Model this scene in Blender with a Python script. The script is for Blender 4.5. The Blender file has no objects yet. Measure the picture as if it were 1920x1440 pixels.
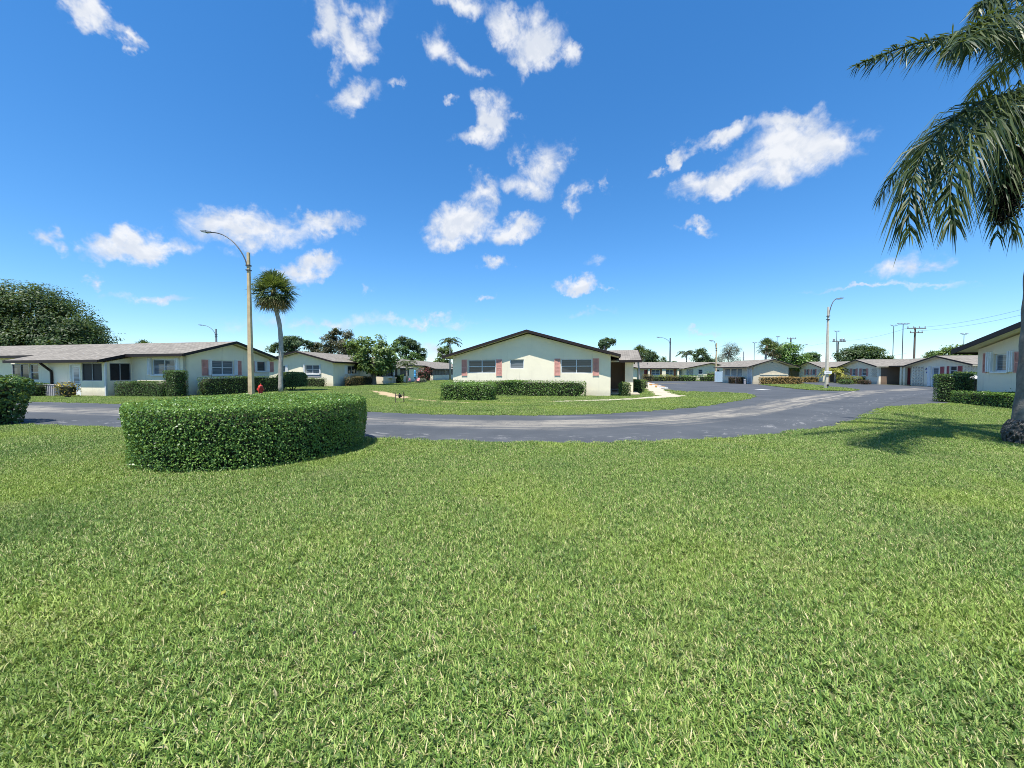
import bpy, math, random
import numpy as np
from mathutils import Vector, Matrix

# ------------------------------------------------------------------ camera
scene = bpy.context.scene
cam_data = bpy.data.cameras.new("camera")
cam_data.sensor_width = 36.0
cam_data.lens = 13.52
cam_data.clip_start = 0.05
cam_data.clip_end = 3000.0
cam = bpy.data.objects.new("camera", cam_data)
cam.location = (0.0, 0.0, 1.55)
cam.rotation_euler = (math.radians(90.0 - 1.827), 0.0, 0.0)
scene.collection.objects.link(cam)
scene.camera = cam

# ------------------------------------------------------------------ sun and sky
SUN_EL, SUN_AZ = math.radians(70.0), math.radians(204.0)      # compass angle from +Y
SUN_DIR = Vector((math.sin(SUN_AZ) * math.cos(SUN_EL), math.cos(SUN_AZ) * math.cos(SUN_EL), math.sin(SUN_EL)))
sun_data = bpy.data.lights.new("sun", 'SUN')
sun_data.energy = 4.8
sun_data.angle = math.radians(0.53)
sun_data.color = (1.0, 0.96, 0.89)
sun = bpy.data.objects.new("sun", sun_data)
sun.rotation_euler = SUN_DIR.to_track_quat('Z', 'Y').to_euler()
sun.location = (0, 0, 40)
scene.collection.objects.link(sun)

scene.view_settings.view_transform = 'Standard'
scene.view_settings.look = 'None'
scene.view_settings.gamma = 1.0
scene.view_settings.use_curve_mapping = False
scene.view_settings.exposure = 0.8
scene.render.engine = 'CYCLES'
scene.cycles.max_bounces = 6
scene.cycles.diffuse_bounces = 3
scene.cycles.glossy_bounces = 2
scene.cycles.transmission_bounces = 3
scene.cycles.caustics_reflective = False
scene.cycles.caustics_refractive = False
scene.cycles.use_denoising = True
scene.cycles.denoising_prefilter = 'NONE'
scene.cycles.filter_width = 0.95
scene.cycles.use_adaptive_sampling = False

# clouds: (azimuth, elevation, long radius, short radius, tilt, weight), all in radians on the sky dome
CLOUDS = [
    (-0.813, 0.558, 0.028, 0.018, -0.34, 1.00), (-0.783, 0.547, 0.021, 0.014, -0.82, 0.90), (-0.775, 0.528, 0.014, 0.008, -1.21, 0.70),
    (-0.441, 0.678, 0.038, 0.037, -0.52, 1.00), (-0.398, 0.658, 0.045, 0.038, -0.36, 1.15), (-0.417, 0.629, 0.022, 0.018, 0.94, 0.70), (-0.349, 0.694, 0.027, 0.037, -0.05, 0.75),
    (-0.372, 0.585, 0.057, 0.021, 0.28, 0.75), (-0.290, 0.608, 0.020, 0.008, 0.13, 0.55), (-0.384, 0.710, 0.094, 0.014, 0.07, 0.50), (-0.331, 0.715, 0.022, 0.021, 0.16, 0.65),
    (-0.121, 0.741, 0.079, 0.019, -0.07, 1.00), (0.000, 0.713, 0.072, 0.029, -0.39, 1.00), (0.067, 0.693, 0.074, 0.034, 0.16, 1.15), (0.147, 0.677, 0.020, 0.032, 0.76, 0.80), (0.020, 0.666, 0.025, 0.023, 0.61, 0.75),
    (-0.184, 0.666, 0.037, 0.027, 0.08, 0.90), (-0.124, 0.654, 0.054, 0.018, -0.28, 0.80), (-0.081, 0.640, 0.030, 0.012, 0.03, 0.65), (-0.148, 0.597, 0.025, 0.008, 0.42, 0.55),
    (-0.041, 0.555, 0.048, 0.042, 0.54, 1.00), (-0.081, 0.530, 0.065, 0.018, 0.12, 0.90), (-0.074, 0.596, 0.031, 0.014, -0.28, 0.65), (0.007, 0.579, 0.019, 0.009, -0.01, 0.50),
    (0.068, 0.484, 0.060, 0.046, 0.81, 0.85), (0.034, 0.437, 0.060, 0.030, -0.02, 0.85), (0.169, 0.437, 0.035, 0.021, 0.22, 0.65), (0.149, 0.399, 0.021, 0.029, -0.43, 0.60), (0.115, 0.503, 0.032, 0.018, -0.06, 0.60),
    (-0.075, 0.428, 0.049, 0.031, 0.02, 0.85), (-0.136, 0.353, 0.084, 0.044, 0.18, 1.35), (-0.109, 0.378, 0.068, 0.039, 0.03, 1.20), (0.000, 0.348, 0.078, 0.026, 0.20, 1.10), (-0.170, 0.316, 0.059, 0.024, 0.20, 0.90),
    (0.488, 0.487, 0.068, 0.019, 0.12, 0.95), (0.616, 0.432, 0.096, 0.044, -0.00, 1.30), (0.505, 0.403, 0.097, 0.029, 0.17, 1.20), (0.685, 0.427, 0.059, 0.032, -0.31, 1.05), (0.417, 0.461, 0.031, 0.016, 0.88, 0.80), (0.368, 0.443, 0.021, 0.010, -0.00, 0.55), (0.615, 0.471, 0.093, 0.018, -0.17, 0.95),
    (0.442, 0.319, 0.040, 0.011, -0.11, 0.70), (0.780, 0.193, 0.035, 0.019, 0.05, 0.75), (0.820, 0.201, 0.019, 0.016, -0.21, 0.50),
    (-0.776, 0.233, 0.076, 0.023, 0.41, 1.05), (-0.754, 0.247, 0.040, 0.022, 0.21, 1.05), (-0.889, 0.212, 0.023, 0.015, 0.25, 0.75), (-0.833, 0.151, 0.015, 0.013, -0.09, 0.70),
    (-0.591, 0.300, 0.121, 0.029, 0.06, 0.95), (-0.605, 0.317, 0.043, 0.022, 0.20, 0.90), (-0.458, 0.333, 0.090, 0.023, 0.30, 0.85), (-0.577, 0.282, 0.061, 0.023, 0.16, 0.85), (-0.638, 0.253, 0.037, 0.010, 0.17, 0.45),
    (-0.487, 0.232, 0.068, 0.024, 0.25, 1.00), (-0.470, 0.246, 0.040, 0.023, 0.11, 1.00), (-0.534, 0.220, 0.027, 0.013, 0.12, 0.60),
    (-0.041, 0.268, 0.041, 0.018, 0.20, 0.80), (0.170, 0.220, 0.050, 0.019, 0.03, 0.95), (0.243, 0.212, 0.018, 0.008, -0.05, 0.50), (-0.062, 0.191, 0.019, 0.008, 0.18, 0.50), (-0.348, 0.189, 0.015, 0.009, 0.07, 0.45),
    (0.228, 0.438, 0.010, 0.021, -0.09, 0.40), (0.229, 0.272, 0.039, 0.015, -0.07, 0.35),
    (-0.746, 0.135, 0.089, 0.011, 0.12, 0.55), (-0.461, 0.110, 0.179, 0.019, 0.04, 0.55), (-0.217, 0.121, 0.149, 0.012, 0.03, 0.60), (0.217, 0.154, 0.065, 0.010, 0.01, 0.40), (0.752, 0.163, 0.123, 0.006, -0.11, 0.50),
    (-0.191, 0.050, 0.081, 0.022, 0.01, 0.50), (0.450, 0.093, 0.044, 0.006, -0.05, 0.45),
    # the rest of the dome, out of the picture
    (2.0, 0.35, 0.16, 0.06, 0.2, 1.0), (2.7, 0.6, 0.2, 0.09, -0.3, 1.0), (-2.2, 0.4, 0.18, 0.07, 0.1, 1.1), (-2.9, 0.75, 0.2, 0.1, 0.3, 1.0),
    (1.5, 0.7, 0.15, 0.08, 0.0, 0.9), (-1.4, 0.5, 0.14, 0.06, 0.0, 1.0), (0.2, 1.1, 0.3, 0.1, 0.4, 0.9), (2.3, 0.18, 0.2, 0.04, 0.0, 0.9),
    (-1.7, 0.16, 0.16, 0.035, 0.0, 0.9), (3.0, 0.22, 0.2, 0.05, 0.0, 1.0),
]


class NT:
    """short-hand for building node trees"""
    def __init__(self, tree):
        self.t = tree

    def n(self, kind, **kw):
        nd = self.t.nodes.new(kind)
        for k, v in kw.items():
            if k.startswith('i_'):
                nd.inputs[k[2:].replace('_', ' ')].default_value = v
            else:
                setattr(nd, k, v)
        return nd

    def link(self, a, b):
        self.t.links.new(a, b)

    def math(self, op, a, b=None, c=None, clamp=False):
        nd = self.t.nodes.new('ShaderNodeMath')
        nd.operation = op
        nd.use_clamp = clamp
        for i, v in enumerate((a, b, c)):
            if v is None:
                continue
            if isinstance(v, (int, float)):
                nd.inputs[i].default_value = v
            else:
                self.link(v, nd.inputs[i])
        return nd.outputs[0]

    def vmath(self, op, a, b=None):
        nd = self.t.nodes.new('ShaderNodeVectorMath')
        nd.operation = op
        for i, v in enumerate((a, b)):
            if v is None:
                continue
            if isinstance(v, (tuple, list)):
                nd.inputs[i].default_value = v
            else:
                self.link(v, nd.inputs[i])
        return nd

    def mix(self, fac, a, b):
        nd = self.t.nodes.new('ShaderNodeMix')
        nd.data_type = 'RGBA'
        for sock, v in ((nd.inputs[0], fac), (nd.inputs[6], a), (nd.inputs[7], b)):
            if isinstance(v, (int, float)):
                sock.default_value = v
            elif isinstance(v, (tuple, list)):
                sock.default_value = tuple(v) if len(v) == 4 else tuple(v) + (1.0,)
            else:
                self.link(v, sock)
        return nd.outputs[2]

    def noise(self, vec, scale, detail=3.0, rough=0.55, dist=0.0):
        nd = self.n('ShaderNodeTexNoise')
        nd.inputs['Scale'].default_value = scale
        nd.inputs['Detail'].default_value = detail
        nd.inputs['Roughness'].default_value = rough
        nd.inputs['Distortion'].default_value = dist
        if vec is not None:
            self.link(vec, nd.inputs['Vector'])
        return nd

    def ramp(self, fac, stops):
        nd = self.n('ShaderNodeValToRGB')
        el = nd.color_ramp.elements
        while len(el) < len(stops):
            el.new(0.5)
        for e, (p, c) in zip(el, stops):
            e.position = p
            e.color = tuple(c) + (1.0,) if len(c) == 3 else c
        self.link(fac, nd.inputs[0])
        return nd.outputs[0]

    def smooth(self, v, lo, hi):
        nd = self.n('ShaderNodeMapRange')
        nd.interpolation_type = 'SMOOTHSTEP'
        nd.inputs['From Min'].default_value = lo
        nd.inputs['From Max'].default_value = hi
        self.link(v, nd.inputs['Value'])
        return nd.outputs[0]


world = bpy.data.worlds.new("World")
scene.world = world
world.use_nodes = True
world.cycles.sampling_method = 'NONE'
wt = NT(world.node_tree)
world.node_tree.nodes.clear()
sky = wt.n('ShaderNodeTexSky')
sky.sky_type = 'NISHITA'
sky.sun_disc = False
sky.sun_elevation = SUN_EL
sky.sun_rotation = SUN_AZ
sky.altitude = 0.0
sky.air_density = 1.0
sky.dust_density = 0.0
sky.ozone_density = 2.0
grade = wt.n('ShaderNodeHueSaturation')
grade.inputs['Saturation'].default_value = 1.22
grade.inputs['Value'].default_value = 1.22
gam = wt.n('ShaderNodeGamma')
gam.inputs['Gamma'].default_value = 0.88
wt.link(wt.vmath('MULTIPLY', sky.outputs[0], (0.85, 1.045, 1.28)).outputs[0], gam.inputs['Color'])
wt.link(gam.outputs[0], grade.inputs['Color'])
tc = wt.n('ShaderNodeTexCoord')
dirv = wt.vmath('NORMALIZE', tc.outputs['Generated']).outputs[0]
sep = wt.n('ShaderNodeSeparateXYZ')
wt.link(dirv, sep.inputs[0])
az = wt.math('ARCTAN2', sep.outputs[0], sep.outputs[1])
el = wt.math('ARCSINE', sep.outputs[2])
comb = wt.n('ShaderNodeCombineXYZ')
wt.link(az, comb.inputs[0])
wt.link(el, comb.inputs[1])
warp1 = wt.noise(dirv, 9.0, 5.0, 0.62)
warp2 = wt.noise(dirv, 34.0, 4.0, 0.6)
off1 = wt.vmath('MULTIPLY', wt.vmath('SUBTRACT', warp1.outputs['Color'], (0.5, 0.5, 0.5)).outputs[0], (0.17, 0.12, 0.0)).outputs[0]
off2 = wt.vmath('MULTIPLY', wt.vmath('SUBTRACT', warp2.outputs['Color'], (0.5, 0.5, 0.5)).outputs[0], (0.05, 0.035, 0.0)).outputs[0]
skyv = wt.vmath('ADD', wt.vmath('ADD', comb.outputs[0], off1).outputs[0], off2).outputs[0]
field = None
for (a0, e0, r1, r2, th, wgt) in CLOUDS:
    mp = wt.n('ShaderNodeMapping', vector_type='TEXTURE')
    mp.inputs['Location'].default_value = (a0, e0, 0)
    mp.inputs['Rotation'].default_value = (0, 0, th)
    mp.inputs['Scale'].default_value = (r1 * 1.25, r2 * 1.3, 1)
    if field is None:
        wt.link(skyv, mp.inputs['Vector'])
    else:      # chained, so that the shader compiler keeps few values alive at a time
        ch = wt.n('ShaderNodeVectorMath', operation='MULTIPLY_ADD')
        ch.inputs[1].default_value = (1e-7, 1e-7, 0)
        wt.link(field, ch.inputs[0])
        wt.link(skyv, ch.inputs[2])
        wt.link(ch.outputs[0], mp.inputs['Vector'])
    ln = wt.vmath('LENGTH', mp.outputs[0]).outputs['Value']
    v = wt.math('MULTIPLY_ADD', ln, -wgt, wgt)
    if field is None:
        field = v
    else:
        nd = wt.n('ShaderNodeMath', operation='SMOOTH_MAX')
        nd.inputs[2].default_value = 0.18
        wt.link(field, nd.inputs[0])
        wt.link(v, nd.inputs[1])
        field = nd.outputs[0]
fb = wt.noise(dirv, 19.0, 11.0, 0.63, 0.6)
fbv = wt.math('SUBTRACT', fb.outputs[0], 0.5)
dens = wt.math('MULTIPLY_ADD', fbv, 2.0, wt.math('MULTIPLY', field, 1.45))
alpha = wt.smooth(dens, -0.02, 1.3)
alpha = wt.math('MULTIPLY', alpha, wt.smooth(field, -0.05, 0.25))
puff = wt.noise(dirv, 17.0, 6.0, 0.52, 0.5)
puff_up = wt.noise(wt.vmath('ADD', dirv, (0.0, -0.004, 0.014)).outputs[0], 17.0, 6.0, 0.52, 0.5)
relief = wt.math('SUBTRACT', puff.outputs[0], puff_up.outputs[0])
shade = wt.math('ADD', wt.math('MULTIPLY', wt.smooth(relief, -0.10, 0.10), 0.65), wt.math('MULTIPLY', wt.smooth(dens, 0.2, 1.3), 0.35))
cloud_col = wt.mix(shade, (4.2, 4.6, 5.3), (5.9, 6.0, 6.2))
final = wt.mix(wt.math('MULTIPLY', alpha, 0.94), grade.outputs[0], cloud_col)
bg = wt.n('ShaderNodeBackground')
bg.inputs['Strength'].default_value = 0.092
wt.link(final, bg.inputs['Color'])
wo = wt.n('ShaderNodeOutputWorld')
wt.link(bg.outputs[0], wo.inputs['Surface'])

# ------------------------------------------------------------------ helpers
COL = scene.collection
rng = np.random.default_rng(11)
random.seed(5)


def obj(name, mesh, material=None, parent=None):
    o = bpy.data.objects.new(name, mesh)
    COL.objects.link(o)
    if material is not None and mesh is not None and len(mesh.materials) == 0:
        mesh.materials.append(material)
    if parent is not None:
        o.parent = parent
    return o


def empty(name, loc=(0, 0, 0), rz=0.0):
    o = bpy.data.objects.new(name, None)
    COL.objects.link(o)
    o.location = (loc[0], loc[1], loc[2] if len(loc) > 2 else 0.0)
    o.rotation_euler = (0, 0, rz)
    o.empty_display_size = 0.3
    return o


def tag(o, label, cat, group=None):
    o['label'] = label
    o['category'] = cat
    if group:
        o['group'] = group
    return o


def structure(o, label=None, cat=None):
    o['kind'] = 'structure'
    if label:
        o['label'] = label
    if cat:
        o['category'] = cat
    return o


def mesh_np(name, V, Fa, smooth=False):
    """mesh from an (n,3) vertex array and an (m,k) face array"""
    V = np.asarray(V, dtype=np.float32)
    Fa = np.asarray(Fa, dtype=np.int32)
    me = bpy.data.meshes.new(name)
    m, k = Fa.shape
    me.vertices.add(len(V))
    me.vertices.foreach_set('co', V.ravel())
    me.loops.add(m * k)
    me.loops.foreach_set('vertex_index', Fa.ravel())
    me.polygons.add(m)
    me.polygons.foreach_set('loop_start', np.arange(0, m * k, k, dtype=np.int32))
    me.polygons.foreach_set('loop_total', np.full(m, k, dtype=np.int32))
    me.update(calc_edges=True)
    me.validate()
    if smooth:
        me.polygons.foreach_set('use_smooth', np.ones(m, dtype=bool))
    return me


class MB:
    """collects boxes, prisms and tubes into one mesh"""
    def __init__(self):
        self.v, self.f = [], []

    def add(self, verts, faces):
        b = len(self.v)
        self.v += [tuple(map(float, q)) for q in verts]
        self.f += [tuple(i + b for i in q) for q in faces]
        return self

    def box(self, x0, x1, y0, y1, z0, z1):
        v = [(x0, y0, z0), (x1, y0, z0), (x1, y1, z0), (x0, y1, z0), (x0, y0, z1), (x1, y0, z1), (x1, y1, z1), (x0, y1, z1)]
        return self.add(v, [(0, 3, 2, 1), (4, 5, 6, 7), (0, 1, 5, 4), (1, 2, 6, 5), (2, 3, 7, 6), (3, 0, 4, 7)])

    def prism(self, poly, ext):
        """extrude a 3-D polygon (list of points) by the vector ext"""
        n = len(poly)
        q = [tuple(p) for p in poly] + [(p[0] + ext[0], p[1] + ext[1], p[2] + ext[2]) for p in poly]
        fs = [tuple(range(n - 1, -1, -1)), tuple(range(n, 2 * n))]
        fs += [(i, (i + 1) % n, n + (i + 1) % n, n + i) for i in range(n)]
        return self.add(q, fs)

    def tube(self, pts, radii, sides=8, caps=True):
        V, Fa = tube_arrays(pts, radii, sides)
        self.add(V.tolist(), Fa.tolist())
        if caps:
            b = len(self.v) - len(V)
            self.f.append(tuple(b + i for i in range(sides - 1, -1, -1)))
            self.f.append(tuple(b + len(V) - sides + i for i in range(sides)))
        return self

    def lathe(self, profile, cx=0, cy=0, sides=14):
        n = len(profile)
        v = []
        for (r, z) in profile:
            for k in range(sides):
                a = 2 * math.pi * k / sides
                v.append((cx + r * math.cos(a), cy + r * math.sin(a), z))
        fs = []
        for i in range(n - 1):
            for k in range(sides):
                k2 = (k + 1) % sides
                fs.append((i * sides + k, i * sides + k2, (i + 1) * sides + k2, (i + 1) * sides + k))
        fs.append(tuple(range(sides - 1, -1, -1)))
        fs.append(tuple((n - 1) * sides + k for k in range(sides)))
        return self.add(v, fs)

    def mesh(self, name, smooth=False):
        me = bpy.data.meshes.new(name)
        me.from_pydata(self.v, [], self.f)
        me.update()
        if smooth:
            for p in me.polygons:
                p.use_smooth = True
        return me

    def build(self, name, material, parent=None, smooth=False):
        return obj(name, self.mesh(name, smooth), material, parent)


def tube_arrays(pts, radii, sides=8):
    pts = np.asarray(pts, dtype=float)
    n = len(pts)
    radii = np.full(n, radii) if np.isscalar(radii) else np.asarray(radii, dtype=float)
    tang = np.gradient(pts, axis=0)
    tang /= np.linalg.norm(tang, axis=1)[:, None] + 1e-9
    ref = np.array([1.0, 0.0, 0.0]) if abs(tang[0][2]) > 0.8 else np.array([0.0, 0.0, 1.0])
    V = np.zeros((n, sides, 3))
    for i in range(n):
        u = np.cross(tang[i], ref)
        u /= np.linalg.norm(u) + 1e-9
        w = np.cross(u, tang[i])
        ref = w if abs(np.dot(w, tang[i])) < 0.9 else ref
        a = np.arange(sides) * 2 * math.pi / sides + math.pi / sides
        V[i] = pts[i] + radii[i] * (np.cos(a)[:, None] * u + np.sin(a)[:, None] * w)
    Fa = []
    for i in range(n - 1):
        for k in range(sides):
            k2 = (k + 1) % sides
            Fa.append((i * sides + k, i * sides + k2, (i + 1) * sides + k2, (i + 1) * sides + k))
    return V.reshape(-1, 3), np.array(Fa)


def unit(a):
    return a / (np.linalg.norm(a, axis=-1, keepdims=True) + 1e-9)


def leaf_quads(Pc, N, L, W, fold=0.25):
    """one folded kite per leaf"""
    n = len(Pc)
    N = unit(N)
    T = unit(np.cross(N, rng.normal(size=(n, 3))))
    Bn = np.cross(N, T)
    L = np.broadcast_to(np.asarray(L, dtype=float), (n,))[:, None]
    W = np.broadcast_to(np.asarray(W, dtype=float), (n,))[:, None]
    V = np.stack([Pc - T * L * 0.5, Pc + Bn * W * 0.5 + N * W * fold - T * L * 0.05,
                  Pc + T * L * 0.5, Pc - Bn * W * 0.5 + N * W * fold - T * L * 0.05], axis=1).reshape(-1, 3)
    Fa = np.arange(n * 4).reshape(n, 4)
    return V, Fa


# ------------------------------------------------------------------ materials
def new_mat(name):
    m = bpy.data.materials.new(name)
    m.use_nodes = True
    t = NT(m.node_tree)
    b = m.node_tree.nodes['Principled BSDF']
    return m, t, b


def simple(name, col, rough=0.7, var=0.12, scale=6.0, bump=0.0, bscale=60.0, metal=0.0, spec=0.3):
    m, t, b = new_mat(name)
    tc = t.n('ShaderNodeTexCoord')
    nz = t.noise(tc.outputs['Object'], scale, 5.0, 0.6)
    lo = tuple(c * (1 - var) for c in col)
    hi = tuple(min(1, c * (1 + var)) for c in col)
    t.link(t.ramp(nz.outputs[0], [(0.3, lo), (0.7, hi)]), b.inputs['Base Color'])
    b.inputs['Roughness'].default_value = rough
    b.inputs['Metallic'].default_value = metal
    b.inputs['Specular IOR Level'].default_value = spec
    if bump > 0:
        n2 = t.noise(tc.outputs['Object'], bscale, 4.0, 0.6)
        bp = t.n('ShaderNodeBump')
        bp.inputs['Strength'].default_value = bump
        bp.inputs['Distance'].default_value = 0.02
        t.link(n2.outputs[0], bp.inputs['Height'])
        t.link(bp.outputs[0], b.inputs['Normal'])
    return m


def stucco(name, col, dirt=(0.42, 0.38, 0.3)):
    """painted stucco with a sandy relief, faint blotches and splash dirt along the foot"""
    m, t, b = new_mat(name)
    tc = t.n('ShaderNodeTexCoord')
    big = t.noise(tc.outputs['Object'], 0.7, 4.0, 0.6)
    mid = t.noise(tc.outputs['Object'], 5.0, 6.0, 0.65)
    c = t.ramp(big.outputs[0], [(0.3, tuple(x * 0.92 for x in col)), (0.7, tuple(min(1, x * 1.05) for x in col))])
    c = t.mix(t.math('MULTIPLY', t.smooth(mid.outputs[0], 0.55, 0.8), 0.22), c, tuple(x * 0.8 for x in col))
    mp = t.n('ShaderNodeMapping')
    mp.inputs['Scale'].default_value = (3.0, 3.0, 0.22)
    t.link(tc.outputs['Object'], mp.inputs['Vector'])
    run = t.noise(mp.outputs[0], 1.6, 5.0, 0.65)
    c = t.mix(t.math('MULTIPLY', t.smooth(run.outputs[0], 0.56, 0.76), 0.30), c, dirt)
    sx = t.n('ShaderNodeSeparateXYZ')
    t.link(tc.outputs['Object'], sx.inputs[0])
    foot = t.math('SUBTRACT', 1.0, t.smooth(t.math('MULTIPLY_ADD', mid.outputs[0], -0.35, sx.outputs[2]), -0.05, 0.3))
    c = t.mix(t.math('MULTIPLY', foot, 0.5), c, dirt)
    t.link(c, b.inputs['Base Color'])
    b.inputs['Roughness'].default_value = 0.85
    b.inputs['Specular IOR Level'].default_value = 0.2
    fine = t.noise(tc.outputs['Object'], 45.0, 4.0, 0.65)
    bp = t.n('ShaderNodeBump')
    bp.inputs['Strength'].default_value = 0.4
    bp.inputs['Distance'].default_value = 0.012
    t.link(fine.outputs[0], bp.inputs['Height'])
    t.link(bp.outputs[0], b.inputs['Normal'])
    return m


def shingles(name, col):
    m, t, b = new_mat(name)
    uv = t.n('ShaderNodeUVMap')
    br = t.n('ShaderNodeTexBrick')
    br.inputs['Scale'].default_value = 1.0
    br.inputs['Brick Width'].default_value = 0.32
    br.inputs['Row Height'].default_value = 0.145
    br.inputs['Mortar Size'].default_value = 0.010
    br.inputs['Mortar Smooth'].default_value = 0.3
    br.inputs['Color1'].default_value = tuple(x * 0.72 for x in col) + (1,)
    br.inputs['Color2'].default_value = tuple(x * 1.22 for x in col) + (1,)
    br.inputs['Mortar'].default_value = tuple(x * 0.4 for x in col) + (1,)
    t.link(uv.outputs[0], br.inputs['Vector'])
    big = t.noise(uv.outputs[0], 0.35, 5.0, 0.6)
    sm = t.noise(uv.outputs[0], 9.0, 4.0, 0.7)
    mp = t.n('ShaderNodeMapping')
    mp.inputs['Scale'].default_value = (2.2, 0.25, 1.0)
    t.link(uv.outputs[0], mp.inputs['Vector'])
    st = t.noise(mp.outputs[0], 1.0, 5.0, 0.65)
    c = t.mix(t.math('MULTIPLY', t.smooth(big.outputs[0], 0.45, 0.7), 0.4), br.outputs[0], tuple(x * 0.75 for x in col))
    c = t.mix(t.math('MULTIPLY', t.smooth(st.outputs[0], 0.52, 0.72), 0.35), c, tuple(x * 0.6 for x in col))
    c = t.mix(t.math('MULTIPLY', t.smooth(sm.outputs[0], 0.5, 0.75), 0.35), c, tuple(min(1, x * 1.35) for x in col))
    t.link(c, b.inputs['Base Color'])
    b.inputs['Roughness'].default_value = 0.92
    b.inputs['Specular IOR Level'].default_value = 0.15
    bp = t.n('ShaderNodeBump')
    bp.inputs['Strength'].default_value = 0.7
    bp.inputs['Distance'].default_value = 0.02
    hgt = t.math('MULTIPLY_ADD', sm.outputs[0], 0.4, br.outputs['Fac'])
    t.link(t.math('MULTIPLY', hgt, -1.0), bp.inputs['Height'])
    t.link(bp.outputs[0], b.inputs['Normal'])
    return m


def foliage(name, dark, mid, light, trans=0.3, rough=0.45, patch=0.5, pscale=1.2, spec=0.35):
    """leaves: each leaf its own tint, with slow drifts of tone through the plant"""
    m, t, b = new_mat(name)
    ge = t.n('ShaderNodeNewGeometry')
    c = t.ramp(ge.outputs['Random Per Island'], [(0.0, dark), (0.5, mid), (1.0, light)])
    tc = t.n('ShaderNodeTexCoord')
    nz = t.noise(tc.outputs['Object'], pscale, 3.0, 0.6)
    c = t.mix(t.math('MULTIPLY', t.smooth(nz.outputs[0], 0.4, 0.65), patch), c, tuple(0.5 * (x + y) for x, y in zip(mid, light)))
    t.link(c, b.inputs['Base Color'])
    b.inputs['Roughness'].default_value = rough
    b.inputs['Specular IOR Level'].default_value = spec
    tr = t.n('ShaderNodeBsdfTranslucent')
    warm = t.mix(0.35, c, (0.35, 0.45, 0.03))
    t.link(warm, tr.inputs['Color'])
    ms = t.n('ShaderNodeMixShader')
    ms.inputs[0].default_value = trans
    t.link(b.outputs[0], ms.inputs[1])
    t.link(tr.outputs[0], ms.inputs[2])
    t.link(ms.outputs[0], t.t.nodes['Material Output'].inputs['Surface'])
    return m


def grass_mat():
    m, t, b = new_mat('grass_blades')
    ge = t.n('ShaderNodeNewGeometry')
    oi = t.n('ShaderNodeObjectInfo')
    wob = t.math('FRACT', t.math('ADD', ge.outputs['Random Per Island'], oi.outputs['Random']))
    c = t.ramp(wob, [(0.0, (0.040, 0.088, 0.019)), (0.28, (0.105, 0.195, 0.037)), (0.58, (0.21, 0.325, 0.070)), (0.82, (0.35, 0.45, 0.12)), (0.91, (0.45, 0.42, 0.19)), (1.0, (0.60, 0.52, 0.30))])
    big = t.noise(oi.outputs['Location'], 0.35, 5.0, 0.65)
    c = t.mix(t.math('MULTIPLY', t.smooth(big.outputs[0], 0.45, 0.68), 0.45), c, (0.31, 0.39, 0.06))
    dk = t.noise(oi.outputs['Location'], 0.45, 5.0, 0.7)
    c = t.mix(t.math('MULTIPLY', t.smooth(dk.outputs[0], 0.5, 0.7), 0.55), c, (0.06, 0.135, 0.035))
    sm = t.noise(oi.outputs['Location'], 1.5, 3.0, 0.6)
    c = t.mix(t.math('MULTIPLY', t.smooth(sm.outputs[0], 0.58, 0.78), 0.55), c, (0.45, 0.41, 0.2))
    t.link(c, b.inputs['Base Color'])
    b.inputs['Roughness'].default_value = 0.5
    b.inputs['Specular IOR Level'].default_value = 0.22
    tr = t.n('ShaderNodeBsdfTranslucent')
    t.link(t.mix(0.3, c, (0.3, 0.4, 0.03)), tr.inputs['Color'])
    ms = t.n('ShaderNodeMixShader')
    ms.inputs[0].default_value = 0.16
    t.link(b.outputs[0], ms.inputs[1])
    t.link(tr.outputs[0], ms.inputs[2])
    t.link(ms.outputs[0], t.t.nodes['Material Output'].inputs['Surface'])
    return m


def soil_mat():
    m, t, b = new_mat('lawn_thatch')
    tc = t.n('ShaderNodeTexCoord')
    a = t.noise(tc.outputs['Object'], 0.3, 4.0, 0.6)
    d = t.noise(tc.outputs['Object'], 14.0, 6.0, 0.7)
    c = t.ramp(d.outputs[0], [(0.3, (0.03, 0.04, 0.016)), (0.55, (0.075, 0.10, 0.03)), (0.75, (0.20, 0.18, 0.09))])
    c = t.mix(t.math('MULTIPLY', t.smooth(a.outputs[0], 0.4, 0.7), 0.4), c, (0.12, 0.16, 0.035))
    t.link(c, b.inputs['Base Color'])
    b.inputs['Roughness'].default_value = 0.95
    bp = t.n('ShaderNodeBump')
    bp.inputs['Strength'].default_value = 0.6
    t.link(d.outputs[0], bp.inputs['Height'])
    t.link(bp.outputs[0], b.inputs['Normal'])
    return m


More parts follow.
